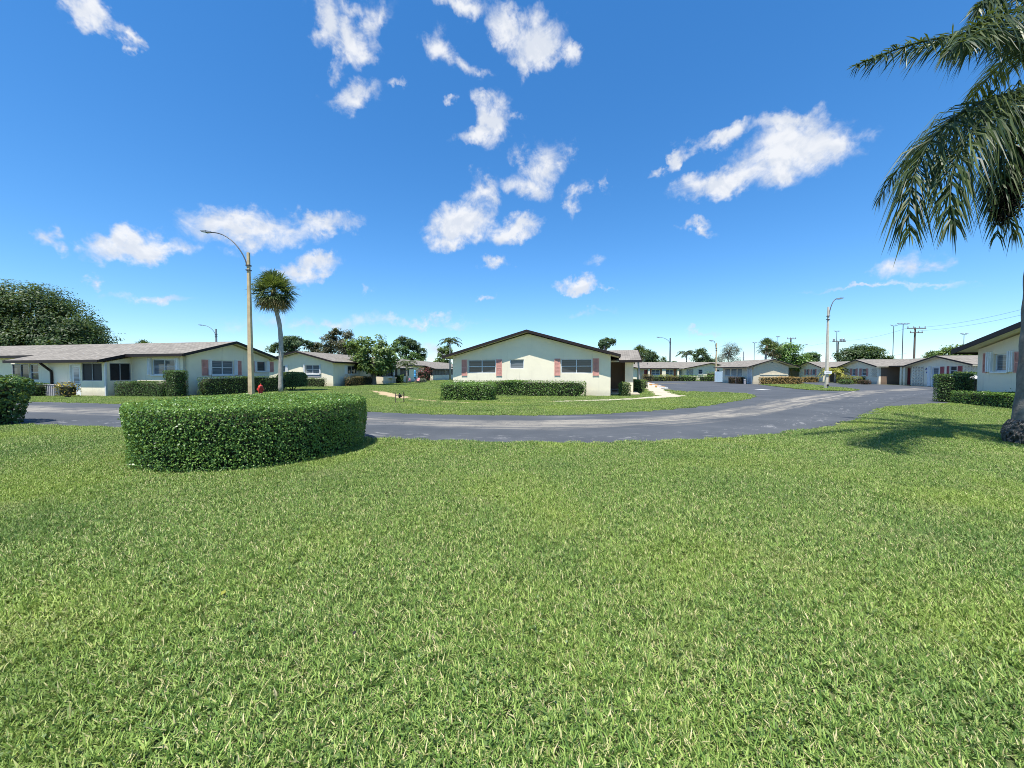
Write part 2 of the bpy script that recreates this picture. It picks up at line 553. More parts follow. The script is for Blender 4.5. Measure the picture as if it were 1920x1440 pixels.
def asphalt_mat():
    """sealed asphalt; UV = (share of the width, metres along), worn paler along the wheel tracks"""
    m, t, b = new_mat('asphalt')
    tc = t.n('ShaderNodeTexCoord')
    uv = t.n('ShaderNodeUVMap')
    su = t.n('ShaderNodeSeparateXYZ')
    t.link(uv.outputs[0], su.inputs[0])
    st = t.n('ShaderNodeMapping')
    st.inputs['Scale'].default_value = (11.0, 0.2, 1.0)
    t.link(uv.outputs[0], st.inputs['Vector'])
    streak = t.noise(st.outputs[0], 1.0, 9.0, 0.72, 0.5)
    patchy = t.noise(tc.outputs['Object'], 0.45, 5.0, 0.62)
    grit = t.noise(tc.outputs['Object'], 70.0, 4.0, 0.7)
    base = t.ramp(patchy.outputs[0], [(0.3, (0.050, 0.056, 0.063)), (0.55, (0.068, 0.074, 0.081)), (0.75, (0.095, 0.10, 0.106))])
    base = t.mix(t.math('MULTIPLY', t.smooth(grit.outputs[0], 0.5, 0.8), 0.35), base, (0.19, 0.19, 0.19))
    band = t.math('MULTIPLY', t.smooth(su.outputs[0], 0.26, 0.48), t.math('SUBTRACT', 1.0, t.smooth(su.outputs[0], 0.62, 0.86)))
    edge = t.math('MULTIPLY', t.smooth(su.outputs[0], 0.02, 0.1), t.math('SUBTRACT', 1.0, t.smooth(su.outputs[0], 0.12, 0.24)))
    wear = t.smooth(t.math('MULTIPLY_ADD', band, 0.26, streak.outputs[0]), 0.60, 0.86)
    wear = t.math('MULTIPLY', wear, t.smooth(band, 0.0, 0.3))
    c = t.mix(t.math('MULTIPLY', wear, t.math('MULTIPLY_ADD', t.smooth(patchy.outputs[0], 0.35, 0.6), 0.5, 0.3)), base, (0.33, 0.295, 0.235))
    sc = t.n('ShaderNodeMapping')
    sc.inputs['Scale'].default_value = (22.0, 1.6, 1.0)
    t.link(uv.outputs[0], sc.inputs['Vector'])
    scuff = t.noise(sc.outputs[0], 1.0, 9.0, 0.72, 0.6)
    c = t.mix(t.math('MULTIPLY', t.math('MULTIPLY', t.smooth(scuff.outputs[0], 0.55, 0.62), edge), 0.45), c, (0.30, 0.295, 0.285))
    fs = t.n('ShaderNodeMapping')
    fs.inputs['Scale'].default_value = (42.0, 0.22, 1.0)
    t.link(uv.outputs[0], fs.inputs['Vector'])
    fine = t.noise(fs.outputs[0], 1.0, 6.0, 0.7, 0.4)
    c = t.mix(t.math('MULTIPLY', t.math('MULTIPLY', t.smooth(fine.outputs[0], 0.48, 0.62), band), 0.65), c, (0.085, 0.088, 0.092))
    # faint pale streaks over the whole lot
    lt = t.n('ShaderNodeMapping')
    lt.inputs['Scale'].default_value = (0.12, 0.6, 1.0)
    t.link(tc.outputs['Object'], lt.inputs['Vector'])
    lots = t.noise(lt.outputs[0], 1.0, 8.0, 0.66, 0.3)
    c = t.mix(t.math('MULTIPLY', t.smooth(lots.outputs[0], 0.58, 0.7), 0.35), c, (0.25, 0.24, 0.225))
    vo = t.n('ShaderNodeTexVoronoi', feature='DISTANCE_TO_EDGE')
    cv = t.n('ShaderNodeMapping')
    cv.inputs['Scale'].default_value = (2.2, 0.28, 1.0)
    t.link(uv.outputs[0], cv.inputs['Vector'])
    wv = t.vmath('ADD', cv.outputs[0], t.vmath('MULTIPLY', t.noise(tc.outputs['Object'], 1.4, 4.0).outputs['Color'], (0.9, 0.9, 0)).outputs[0]).outputs[0]
    t.link(wv, vo.inputs['Vector'])
    crack = t.math('MULTIPLY', t.math('SUBTRACT', 1.0, t.smooth(vo.outputs[0], 0.004, 0.018)), t.smooth(band, 0.0, 0.4))
    c = t.mix(t.math('MULTIPLY', crack, 0.7), c, (0.05, 0.05, 0.055))
    t.link(c, b.inputs['Base Color'])
    b.inputs['Roughness'].default_value = 0.85
    b.inputs['Specular IOR Level'].default_value = 0.25
    bp = t.n('ShaderNodeBump')
    bp.inputs['Strength'].default_value = 0.5
    bp.inputs['Distance'].default_value = 0.01
    t.link(grit.outputs[0], bp.inputs['Height'])
    t.link(bp.outputs[0], b.inputs['Normal'])
    return m


def glass_mat(name, col, rough=0.06, spec=0.5):
    m, t, b = new_mat(name)
    tc = t.n('ShaderNodeTexCoord')
    wv = t.n('ShaderNodeMapping')
    wv.inputs['Scale'].default_value = (0.3, 0.3, 16.0)
    t.link(tc.outputs['Object'], wv.inputs['Vector'])
    nz = t.noise(wv.outputs[0], 1.0, 2.0, 0.5)
    t.link(t.ramp(nz.outputs[0], [(0.35, tuple(x * 0.6 for x in col)), (0.65, tuple(x * 1.5 for x in col))]), b.inputs['Base Color'])
    b.inputs['Roughness'].default_value = rough
    b.inputs['Specular IOR Level'].default_value = spec
    return m


M = {
    'cream': stucco('cream_stucco', (0.86, 0.78, 0.585)),
    'white_stucco': stucco('pale_stucco', (0.86, 0.765, 0.59)),
    'beige': stucco('beige_stucco', (0.66, 0.58, 0.42)),
    'brown': stucco('brown_stucco', (0.22, 0.155, 0.11), (0.12, 0.09, 0.07)),
    'soffit': simple('soffit_paint', (0.72, 0.67, 0.5), 0.8),
    'roof': shingles('asphalt_shingles', (0.235, 0.213, 0.182)),
    'fascia': simple('fascia_paint', (0.020, 0.0135, 0.012), 0.55, 0.2),
    'white': simple('white_paint', (0.80, 0.80, 0.78), 0.45, 0.06),
    'alu': simple('white_aluminium', (0.62, 0.64, 0.66), 0.4, 0.06, metal=0.2),
    'pink': simple('salmon_paint', (0.66, 0.32, 0.26), 0.6, 0.16, 4.0),
    'red': simple('dark_red_paint', (0.23, 0.05, 0.05), 0.6),
    'darkred': simple('brick_red_paint', (0.42, 0.11, 0.11), 0.6, 0.15),
    'glass': glass_mat('window_glass', (0.045, 0.052, 0.06)),
    'blind': glass_mat('glass_with_blinds', (0.13, 0.15, 0.17)),
    'screen': simple('insect_screen', (0.012, 0.014, 0.018), 0.5, 0.3),
    'curtain': glass_mat('curtained_glass', (0.30, 0.33, 0.38)),
    'concrete': simple('concrete', (0.52, 0.49, 0.42), 0.9, 0.14, 3.0, 0.4, 50.0),
    'walk': simple('sidewalk_concrete', (0.42, 0.37, 0.28), 0.9, 0.16, 1.6, 0.3, 60.0),
    'sand': simple('sandy_path', (0.38, 0.285, 0.165), 0.95, 0.16, 2.0, 0.4, 60.0),
    'pole': simple('tan_concrete_pole', (0.52, 0.40, 0.24), 0.85, 0.2, 2.5, 0.3, 60.0),
    'palepole': simple('pale_concrete_pole', (0.60, 0.54, 0.43), 0.85, 0.16, 2.5, 0.3, 60.0),
    'metal': simple('dark_grey_metal', (0.10, 0.105, 0.115), 0.45, 0.15, metal=0.5),
    'galv': simple('grey_metal', (0.30, 0.31, 0.33), 0.5, 0.15, metal=0.4),
    'wood': simple('weathered_pole_wood', (0.13, 0.10, 0.08), 0.85, 0.25, 4.0),
    'black': simple('black_iron', (0.012, 0.011, 0.011), 0.5, 0.3),
    'fruit': simple('dark_fruit', (0.012, 0.010, 0.008), 0.95, 0.5, spec=0.05),
    'hydrant': simple('hydrant_red', (0.62, 0.06, 0.045), 0.4, 0.12, 8.0),
    'grey': simple('grey_box_paint', (0.36, 0.34, 0.35), 0.6, 0.1),
    'blue': simple('pale_blue_paint', (0.42, 0.58, 0.72), 0.6, 0.08),
    'bright_blue': simple('bright_blue_fabric', (0.08, 0.33, 0.62), 0.6, 0.1),
    'rose': simple('pink_plastic', (0.62, 0.30, 0.30), 0.5, 0.15),
    'terracotta': simple('terracotta', (0.45, 0.17, 0.10), 0.8, 0.2),
    'yellow': simple('yellow_paint', (0.70, 0.52, 0.10), 0.7, 0.2),
    'orange': simple('rust_orange_paint', (0.48, 0.24, 0.06), 0.7, 0.25, 20.0),
    'paint_white': simple('road_paint', (0.62, 0.62, 0.60), 0.8, 0.2, 12.0),
    'seam': simple('seam_filler', (0.24, 0.225, 0.20), 0.9, 0.25, 4.0),
    'bluesign': simple('dark_blue_paint', (0.03, 0.05, 0.25), 0.5, 0.05),
    'bark': simple('grey_bark', (0.17, 0.145, 0.12), 0.9, 0.3, 7.0, 0.8, 25.0),
    'palmbark': simple('palm_bark', (0.36, 0.335, 0.29), 0.9, 0.28, 5.0, 0.8, 18.0),
    'shadedbark': simple('shaded_palm_bark', (0.19, 0.17, 0.145), 0.9, 0.35, 5.0, 0.9, 16.0),  # palm bark darkened, with the crown's shadow put into its colour
    'palmtop': simple('palm_boot', (0.16, 0.11, 0.07), 0.9, 0.35, 8.0, 0.9, 20.0),
    'rootlet': simple('rootlet_bark', (0.13, 0.12, 0.105), 0.95, 0.5, 20.0),
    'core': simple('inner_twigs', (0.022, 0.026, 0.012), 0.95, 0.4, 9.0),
    'asphalt': asphalt_mat(),
    'soil': soil_mat(),
    'blades': grass_mat(),
    'lf_hedge': foliage('hedge_leaves', (0.038, 0.09, 0.024), (0.10, 0.205, 0.045), (0.25, 0.39, 0.085), 0.28, 0.36),
    'lf_dark': foliage('dark_leaves', (0.028, 0.066, 0.02), (0.06, 0.125, 0.03), (0.13, 0.21, 0.05), 0.22, 0.42),
    'lf_tree': foliage('tree_leaves', (0.016, 0.038, 0.013), (0.034, 0.070, 0.020), (0.078, 0.122, 0.032), 0.28, 0.5, 0.5, 0.35),
    'lf_pine': foliage('pine_needles', (0.03, 0.062, 0.03), (0.055, 0.105, 0.042), (0.10, 0.15, 0.06), 0.25, 0.55, 0.5, 0.4),
    'lf_olive': foliage('olive_leaves', (0.045, 0.055, 0.030), (0.085, 0.090, 0.048), (0.16, 0.145, 0.085), 0.25, 0.55, 0.5, 0.5),
    'lf_light': foliage('light_leaves', (0.05, 0.10, 0.026), (0.10, 0.17, 0.043), (0.22, 0.29, 0.09), 0.32, 0.45, 0.5, 0.9),
    'lf_yellow': foliage('yellow_green_leaves', (0.11, 0.14, 0.02), (0.25, 0.27, 0.04), (0.45, 0.40, 0.07), 0.3, 0.45, 0.5, 1.5),
    'lf_orange': foliage('orange_leaves', (0.16, 0.09, 0.03), (0.38, 0.23, 0.07), (0.58, 0.40, 0.15), 0.25, 0.5, 0.5, 2.0),
    'lf_rust': foliage('rusty_leaves', (0.05, 0.06, 0.02), (0.12, 0.095, 0.035), (0.26, 0.16, 0.06), 0.25, 0.5, 0.5, 2.0),
    'lf_red': foliage('red_leaves', (0.06, 0.015, 0.02), (0.14, 0.03, 0.035), (0.28, 0.07, 0.06), 0.25, 0.45, 0.4, 2.0),
    'lf_wine': foliage('wine_leaves', (0.035, 0.022, 0.018), (0.07, 0.038, 0.03), (0.12, 0.06, 0.04), 0.22, 0.45, 0.4, 2.0),
    'lf_croton': foliage('croton_leaves', (0.03, 0.02, 0.012), (0.16, 0.09, 0.02), (0.58, 0.46, 0.05), 0.25, 0.4, 0.35, 4.0),
    'lf_grey': foliage('grey_green_leaves', (0.08, 0.10, 0.075), (0.14, 0.165, 0.125), (0.23, 0.25, 0.2), 0.25, 0.6, 0.5, 0.5),
    'lf_palm': foliage('palm_leaflets', (0.010, 0.021, 0.008), (0.024, 0.046, 0.015), (0.12, 0.145, 0.05), 0.2, 0.4, 0.25, 0.8, 0.15),
    'lf_fan': foliage('fan_palm_leaves', (0.035, 0.070, 0.020), (0.068, 0.115, 0.032), (0.16, 0.19, 0.07), 0.25, 0.42, 0.4, 1.0, 0.5),
    'lf_dry': foliage('dry_palm_leaves', (0.13, 0.095, 0.035), (0.25, 0.19, 0.075), (0.40, 0.32, 0.14), 0.2, 0.6, 0.4, 1.5),
}

# ------------------------------------------------------------------ ground, road, parking lot, paths
me = bpy.data.meshes.new('ground')
S_ = 1500.0
me.from_pydata([(-S_, -60, 0), (S_, -60, 0), (S_, S_, 0), (-S_, S_, 0)], [], [(0, 1, 2, 3)])
ground = structure(obj('ground', me, M['soil']))

ROAD_NEAR = [(-60, 20.0), (-40, 16.3), (-25, 13.4), (-13.08, 10.92), (-8.60, 10.12), (-5.39, 9.43), (-3.23, 8.90), (-1.30, 8.49), (0.46, 8.30), (2.21, 8.33), (4.10, 8.66), (5.59, 9.12), (7.54, 10.03), (10.34, 11.98), (16.21, 16.90), (25.08, 23.75), (34.79, 30.19)]
ROAD_FAR = [(-60, 29.0), (-42, 24.4), (-29, 21.0), (-19.64, 18.60), (-11.89, 16.77), (-7.75, 15.49), (-5.31, 14.67), (-2.71, 13.93), (-0.19, 13.59), (2.70, 13.85), (4.96, 14.87), (7.93, 16.77), (11.15, 19.58), (14.86, 23.26), (21.47, 28.63), (31.02, 34.91), (39.04, 38.53)]


def resample(pts, n):
    p = np.array(pts, dtype=float)
    # Catmull-Rom through the points, n samples per span
    out = []
    for i in range(len(p) - 1):
        p0, p1, p2, p3 = p[max(i - 1, 0)], p[i], p[i + 1], p[min(i + 2, len(p) - 1)]
        for k in range(n):
            t = k / n
            out.append(0.5 * ((2 * p1) + (-p0 + p2) * t + (2 * p0 - 5 * p1 + 4 * p2 - p3) * t * t + (-p0 + 3 * p1 - 3 * p2 + p3) * t ** 3))
    out.append(p[-1])
    return np.array(out)


def strip(name, left, right, z, material, cols=8):
    """a sheet between two edge lines with UV = (share of the width, metres along)"""
    left, right = np.asarray(left), np.asarray(right)
    n = len(left)
    mid = 0.5 * (left + right)
    run = np.concatenate([[0], np.cumsum(np.linalg.norm(np.diff(mid, axis=0), axis=1))])
    u = np.linspace(0, 1, cols + 1)
    V = np.zeros((n, cols + 1, 3))
    V[:, :, :2] = left[:, None, :] * (1 - u)[None, :, None] + right[:, None, :] * u[None, :, None]
    V[:, :, 2] = z
    idx = np.arange(n * (cols + 1)).reshape(n, cols + 1)
    Fa = np.stack([idx[:-1, :-1], idx[:-1, 1:], idx[1:, 1:], idx[1:, :-1]], axis=-1).reshape(-1, 4)
    me = mesh_np(name, V.reshape(-1, 3), Fa)
    uvl = me.uv_layers.new(name='UVMap')
    li = np.zeros(len(me.loops), dtype=np.int32)
    me.loops.foreach_get('vertex_index', li)
    UV = np.stack([np.broadcast_to(u, (n, cols + 1)), np.broadcast_to(run[:, None], (n, cols + 1))], axis=-1).reshape(-1, 2)
    uvl.data.foreach_set('uv', UV[li].astype(np.float32).ravel())
    return obj(name, me, material)


near_s, far_s = resample(ROAD_NEAR, 6), resample(ROAD_FAR, 6)
road = structure(strip('road', near_s, far_s, 0.010, M['asphalt']))

LOT = [(4.09, 8.62), (5.57, 9.08), (6.49, 9.51), (7.51, 9.98), (8.45, 10.45), (9.27, 10.92), (10.56, 11.85), (11.76, 12.81), (13.25, 14.11), (14.86, 15.49), (17.05, 17.03), (19.42, 18.14), (21.63, 18.75),
       (24.5, 22.0), (38.0, 30.0), (43.5, 34.5), (44.3, 41.0), (45.6, 50.4), (47.5, 60.0), (46.0, 63.5), (36.0, 64.0), (20.5, 65.0), (19.72, 57.32), (18.07, 51.27), (15.68, 42.17), (13.24, 33.34), (12.83, 30.60), (14.21, 29.24), (15.82, 28.49), (16.45, 27.24), (15.83, 25.38), (14.88, 23.75), (13.38, 21.89), (11.39, 19.75), (8.97, 17.43)]
lot_mesh = bpy.data.meshes.new('parking_lot')
lot_mesh.from_pydata([(x, y, 0.005) for x, y in LOT], [], [tuple(range(len(LOT)))])
uvl = lot_mesh.uv_layers.new(name='UVMap')
for d in uvl.data:
    d.uv = (0.0, 0.0)
lot = structure(obj('parking_lot', lot_mesh, M['asphalt']))
ROAD_POLY = np.concatenate([near_s[:6 * 12 + 1], far_s[:6 * 12 + 1][::-1]])
LOT_POLY = np.array(LOT)


def path_strip(name, centre, width, z, material):
    c = resample(centre, 5)
    t = np.gradient(c, axis=0)
    t /= np.linalg.norm(t, axis=1)[:, None]
    nrm = np.stack([-t[:, 1], t[:, 0]], axis=1)
    w = np.interp(np.linspace(0, 1, len(c)), np.linspace(0, 1, len(width)), width)[:, None] * 0.5
    o = strip(name, c - nrm * w, c + nrm * w, z, material, 2)
    return o, np.concatenate([c - nrm * w, (c + nrm * w)[::-1]])


walk_a, WALK_A = path_strip('sidewalk', [(20.37, 60.42), (16.92, 48.59), (13.54, 37.24), (11.30, 29.39), (9.95, 24.54)], [1.4, 1.4, 1.4, 1.5, 1.6], 0.016, M['walk'])
walk_b, WALK_B = path_strip('sidewalk', [(10.80, 25.09), (9.36, 23.65), (7.52, 22.10), (5.56, 21.06), (3.67, 20.29), (2.21, 19.86)], [1.5, 1.3, 0.85, 0.7, 0.6, 0.5], 0.021, M['walk'])
walk_c, WALK_C = path_strip('footpath', [(2.19, 19.72), (0.53, 19.24), (-1.58, 18.91), (-3.57, 19.75), (-4.93, 20.86), (-6.27, 22.32)], [0.5, 0.4, 0.45, 0.45, 0.5, 0.8], 0.015, M['sand'])
walk_d, WALK_D = path_strip('footpath', [(-6.20, 22.55), (-7.32, 24.16), (-8.50, 26.27), (-9.99, 29.01), (-11.37, 31.03)], [0.8, 1.2, 1.3, 0.9, 0.4], 0.019, M['sand'])
for w_ in (walk_a, walk_b, walk_c, walk_d):
    structure(w_)

# grass island in front of the utility building
ISL = [(29.50, 45.43), (27.42, 39.90), (25.68, 34.91), (25.18, 32.10), (25.70, 30.85), (26.69, 30.52), (28.05, 31.37), (29.71, 33.65), (31.02, 36.63), (32.40, 39.90), (34.74, 44.70), (36.75, 48.59), (36.65, 50.80), (34.89, 50.80)]
ISL_POLY = resample(ISL + [ISL[0]], 4)[:-1]
mb = MB()
mb.prism([(x, y, 0.0) for x, y in ISL_POLY], (0, 0, 0.05))
island = structure(mb.build('grass_island', M['soil']))
# verge between the lot and the far houses
VERGE = [(20.51, 60.10), (37.0, 64.4), (46.5, 63.8), (46.5, 68.0), (18.0, 68.0)]
# strip of lawn before the right row
E_LAWN = [(45.84, 54.52), (45.11, 50.80), (45.67, 47.55), (46.6, 50.6), (49.5, 60.0), (47.6, 60.3)]

# painted marks and seam on the asphalt
def mark(name, pts, w, z, material):
    o, _ = path_strip(name, pts, [w, w], z, material)
    structure(o)
mark('road_marking', [(21.21, 33.15), (21.51, 32.28)], 0.9, 0.019, M['paint_white'])
mark('asphalt_seam', [(27.59, 30.85), (24.12, 27.57), (20.79, 24.54), (17.96, 22.10), (15.51, 20.29), (13.41, 18.91)], 0.15, 0.018, M['seam'])
mark('parking_line', [(17.98, 49.45), (22.21, 48.80)], 0.22, 0.0135, M['yellow'])
mark('parking_line', [(13.83, 34.58), (13.83, 33.65)], 0.15, 0.0135, M['yellow'])


def inside(poly, P):
    """points in polygon, vectorised"""
    poly = np.asarray(poly)
    x, y = P[:, 0], P[:, 1]
    r = np.zeros(len(P), dtype=bool)
    j = len(poly) - 1
    for i in range(len(poly)):
        xi, yi, xj, yj = poly[i][0], poly[i][1], poly[j][0], poly[j][1]
        cond = ((yi > y) != (yj > y)) & (x < (xj - xi) * (y - yi) / (yj - yi + 1e-12) + xi)
        r ^= cond
        j = i
    return r


# ------------------------------------------------------------------ grass: blades in tufts, scattered over the lawns
def tuft_mesh(name, shoots, per, radius, lmin, lmax, wmin, wmax):
    """shoots of a few blades each, fanning out of one point like mown St. Augustine turf"""
    n = shoots * per
    a = np.repeat(rng.uniform(0, 2 * np.pi, shoots), per)
    r = np.repeat(radius * np.sqrt(rng.uniform(0, 1, shoots)), per)
    base = np.stack([r * np.cos(a), r * np.sin(a), np.full(n, -0.008)], axis=1) + rng.normal(0, 0.004, (n, 3)) * np.array([1, 1, 0.5])
    h = rng.uniform(0, 2 * np.pi, n)
    out = np.stack([np.cos(h), np.sin(h), np.zeros(n)], axis=1)
    side = np.stack([-np.sin(h), np.cos(h), np.zeros(n)], axis=1)
    L = (rng.uniform(lmin, lmax, n) * np.repeat(rng.uniform(0.7, 1.2, shoots), per))[:, None]
    W = rng.uniform(wmin, wmax, n)[:, None]
    lean = np.abs(rng.normal(1.0, 0.55, n))[:, None]
    up = np.array([[0, 0, 1.0]])
    d1 = unit(up + out * lean * 0.5)
    d2 = unit(up * 0.8 + out * lean * 1.5)
    p1 = base + d1 * L * 0.5
    p2 = p1 + d2 * L * 0.5
    tw = side * np.cos(0.5) + out * 0.3
    V = np.stack([base - side * W * 0.4, base + side * W * 0.4, p1 + tw * W * 0.5, p1 - tw * W * 0.5, p2], axis=1).reshape(-1, 3)
    o = np.arange(n) * 5
    tri = np.concatenate([np.stack([o, o + 1, o + 2], 1), np.stack([o, o + 2, o + 3], 1), np.stack([o + 3, o + 2, o + 4], 1)])
    return mesh_np(name, V, tri)


tuft_col = bpy.data.collections.new('grass_tufts')
for k in range(8):
    me = tuft_mesh('tuft', 125, 5, 0.21, 0.034, 0.07, 0.0045, 0.009)
    me.materials.append(M['blades'])
    tuft_col.objects.link(bpy.data.objects.new('tuft_%d' % k, me))


def lawn_points():
    pts = []
    for y0, y1, sp in ((0.9, 7.0, 0.14), (7.0, 13.0, 0.185), (13.0, 26.0, 0.27), (26.0, 50.0, 0.42), (50.0, 70.0, 0.6)):
        ys = np.arange(y0, y1, sp)
        for y in ys:
            xm = 1.36 * y + 1.0
            xs = np.arange(-xm, xm, sp)
            pts.append(np.stack([xs + rng.uniform(-sp, sp, len(xs)) * 0.6, np.full(len(xs), y) + rng.uniform(-sp, sp, len(xs)) * 0.6, np.full(len(xs), sp)], axis=1))
    P = np.concatenate(pts)
    bad = inside(ROAD_POLY, P)
    bad |= inside(LOT_POLY, P) & ~inside(ISL_POLY, P)
    for poly in (WALK_A, WALK_B, WALK_D):
        bad |= inside(poly, P)
    bad |= inside(WALK_C, P) & (rng.uniform(0, 1, len(P)) < 0.6)
    return P[~bad]

# ------------------------------------------------------------------ houses
class Wall:
    """a straight wall in house coordinates: origin, direction; outward is to the right of the direction"""
    def __init__(self, ox, oy, dx, dy):
        self.o, self.d, self.nrm = (ox, oy), (dx, dy), (dy, -dx)

    def p(self, s, n, z):
        return (self.o[0] + self.d[0] * s + self.nrm[0] * n, self.o[1] + self.d[1] * s + self.nrm[1] * n, z)

    def box(self, mb, s0, s1, n0, n1, z0, z1):
        mb.prism([self.p(s0, n1, z0), self.p(s1, n1, z0), self.p(s1, n0, z0), self.p(s0, n0, z0)], (0, 0, z1 - z0))


class House:
    def __init__(self, name, label, origin, angle, cat='house'):
        self.e = empty(name, (origin[0], origin[1], 0), math.radians(angle))
        tag(self.e, label, cat)
        c, s = math.cos(math.radians(angle)), math.sin(math.radians(angle))
        self.to_world = lambda x, y: (origin[0] + x * c - y * s, origin[1] + x * s + y * c)

    def part(self, name, mb, mat, parent=None, smooth=False):
        return mb.build(name, mat, parent or self.e, smooth)

    def wall(self, W, s0, s1, z0, z1, holes=(), mat='cream', gable=None, thick=0.2, slope=None):
        """wall with openings; gable = (left s, apex s, right s, apex z); slope = (z at s0, z at s1) for a raked top"""
        mb = MB()
        cuts = sorted({s0, s1} | {h[0] for h in holes} | {h[1] for h in holes})
        for a, b in zip(cuts[:-1], cuts[1:]):
            if b - a < 1e-4:
                continue
            hs = sorted([(h[2], h[3]) for h in holes if h[0] <= a + 1e-4 and h[1] >= b - 1e-4])
            z = z0
            for (ha, hb) in hs:
                if ha > z:
                    W.box(mb, a, b, -thick, 0, z, ha)
                z = hb
            if z < z1:
                W.box(mb, a, b, -thick, 0, z, z1)
        if gable:
            g0, ga, g1, gz = gable
            mb.prism([W.p(g0, 0, z1), W.p(g1, 0, z1), W.p(ga, 0, gz)], tuple(-thick * q for q in (W.nrm[0], W.nrm[1], 0)))
        if slope:
            mb.prism([W.p(s0, 0, z1), W.p(s1, 0, z1), W.p(s1, 0, slope[1]), W.p(s0, 0, slope[0])], tuple(-thick * q for q in (W.nrm[0], W.nrm[1], 0)))
        return self.part('wall', mb, M[mat])

    def window(self, W, s0, s1, z0, z1, cols=2, rows=2, glass='glass', frame='alu', sill=True, label=None, fr=0.05, depth=0.07):
        f = MB()
        n0, n1 = -depth - 0.05, -depth + 0.02
        W.box(f, s0, s0 + fr, n0, n1, z0, z1)
        W.box(f, s1 - fr, s1, n0, n1, z0, z1)
        W.box(f, s0 + fr, s1 - fr, n0, n1, z0, z0 + fr)
        W.box(f, s0 + fr, s1 - fr, n0, n1, z1 - fr, z1)
        iw = (s1 - s0 - 2 * fr)
        ih = (z1 - z0 - 2 * fr)
        mull = 0.05
        for c in range(1, cols):
            x = s0 + fr + iw * c / cols
            W.box(f, x - mull / 2, x + mull / 2, n0, n1 + 0.003, z0 + fr, z1 - fr)
        for r in range(1, rows):
            zz = z0 + fr + ih * r / rows
            for c in range(cols):
                xa = s0 + fr + iw * c / cols + (mull / 2 if c else 0)
                xb = s0 + fr + iw * (c + 1) / cols - (mull / 2 if c < cols - 1 else 0)
                W.box(f, xa, xb, n0 + 0.01, n1 - 0.005, zz - 0.02, zz + 0.02)
        w = self.part('window', f, M[frame])
        for c in range(cols):
            for r in range(rows):
                xa = s0 + fr + iw * c / cols
                xb = s0 + fr + iw * (c + 1) / cols
                za = z0 + fr + ih * r / rows
                zb = z0 + fr + ih * (r + 1) / rows
                p = MB()
                W.box(p, xa - 0.01, xb + 0.01, n0 + 0.018 + 0.004 * ((r + c) % 2), n0 + 0.026 + 0.004 * ((r + c) % 2), za - 0.01, zb + 0.01)
                self.part('pane', p, M[glass], w)
        if sill:
            p = MB()
            W.box(p, s0 - 0.06, s1 + 0.06, -0.05, 0.09, z0 - 0.07, z0 - 0.003)
            self.part('sill', p, M['white' if frame == 'alu' else frame], w)
        return w

    def shutter(self, W, s0, s1, z0, z1, mat='pink', slats=True):
        mb = MB()
        a, t = 0.045, 0.045
        W.box(mb, s0, s0 + a, 0.004, t, z0, z1)
        W.box(mb, s1 - a, s1, 0.004, t, z0, z1)
        zs = [z0, 0.5 * (z0 + z1) - 0.03, z1 - 0.06]
        for z in zs:
            W.box(mb, s0 + a, s1 - a, 0.004, t - 0.004, z, z + 0.06)
        W.box(mb, s0 + a, s1 - a, 0.003, 0.012, z0 + 0.06, z1 - 0.06)
        n = 9
        for half in (0, 1):
            za, zb = zs[half] + 0.06, zs[half + 1]
            for k in range(n):
                z = za + (zb - za) * (k + 0.5) / n
                mb.prism([W.p(s0 + a, 0.012, z + 0.012), W.p(s0 + a, 0.016, z + 0.018), W.p(s0 + a, 0.038, z - 0.008), W.p(s0 + a, 0.034, z - 0.014)],
                         (W.d[0] * (s1 - s0 - 2 * a), W.d[1] * (s1 - s0 - 2 * a), 0))
        return self.part('shutter', mb, M[mat])

    def storm_panel(self, W, s0, s1, z0, z1):
        """white folding storm shutter, stacked at the side of a window"""
        mb = MB()
        n = 5
        for k in range(n):
            a = s0 + (s1 - s0) * k / n
            b = s0 + (s1 - s0) * (k + 1) / n
            q = 0.13 if k % 2 else 0.09
            W.box(mb, a, b - 0.004, 0.004, q, z0, z1)
        return self.part('storm_shutter', mb, M['white'])

    def door(self, W, s0, s1, z1, mat='white', glass=None, z0=0.06, pane=None):
        mb = MB()
        W.box(mb, s0, s1, -0.12, -0.06, z0, z1)
        d = self.part('door', mb, M[mat])
        f = MB()
        W.box(f, s0 - 0.07, s0 - 0.002, -0.1, 0.02, 0, z1 + 0.07)
        W.box(f, s1 + 0.002, s1 + 0.07, -0.1, 0.02, 0, z1 + 0.07)
        W.box(f, s0, s1, -0.1, 0.018, z1 + 0.003, z1 + 0.07)
        self.part('door_frame', f, M['white'], d)
        if glass:
            p = MB()
            a, b, c, e = pane or (0.16, 0.84, 0.45, 0.92)
            W.box(p, s0 + (s1 - s0) * a, s0 + (s1 - s0) * b, -0.058, -0.05, z1 * c, z1 * e)
            self.part('door_glass', p, M[glass], d)
        h = MB()
        W.box(h, s1 - 0.12, s1 - 0.07, -0.06, 0.0, 0.95, 1.05)
        self.part('handle', h, M['metal'], d)
        return d

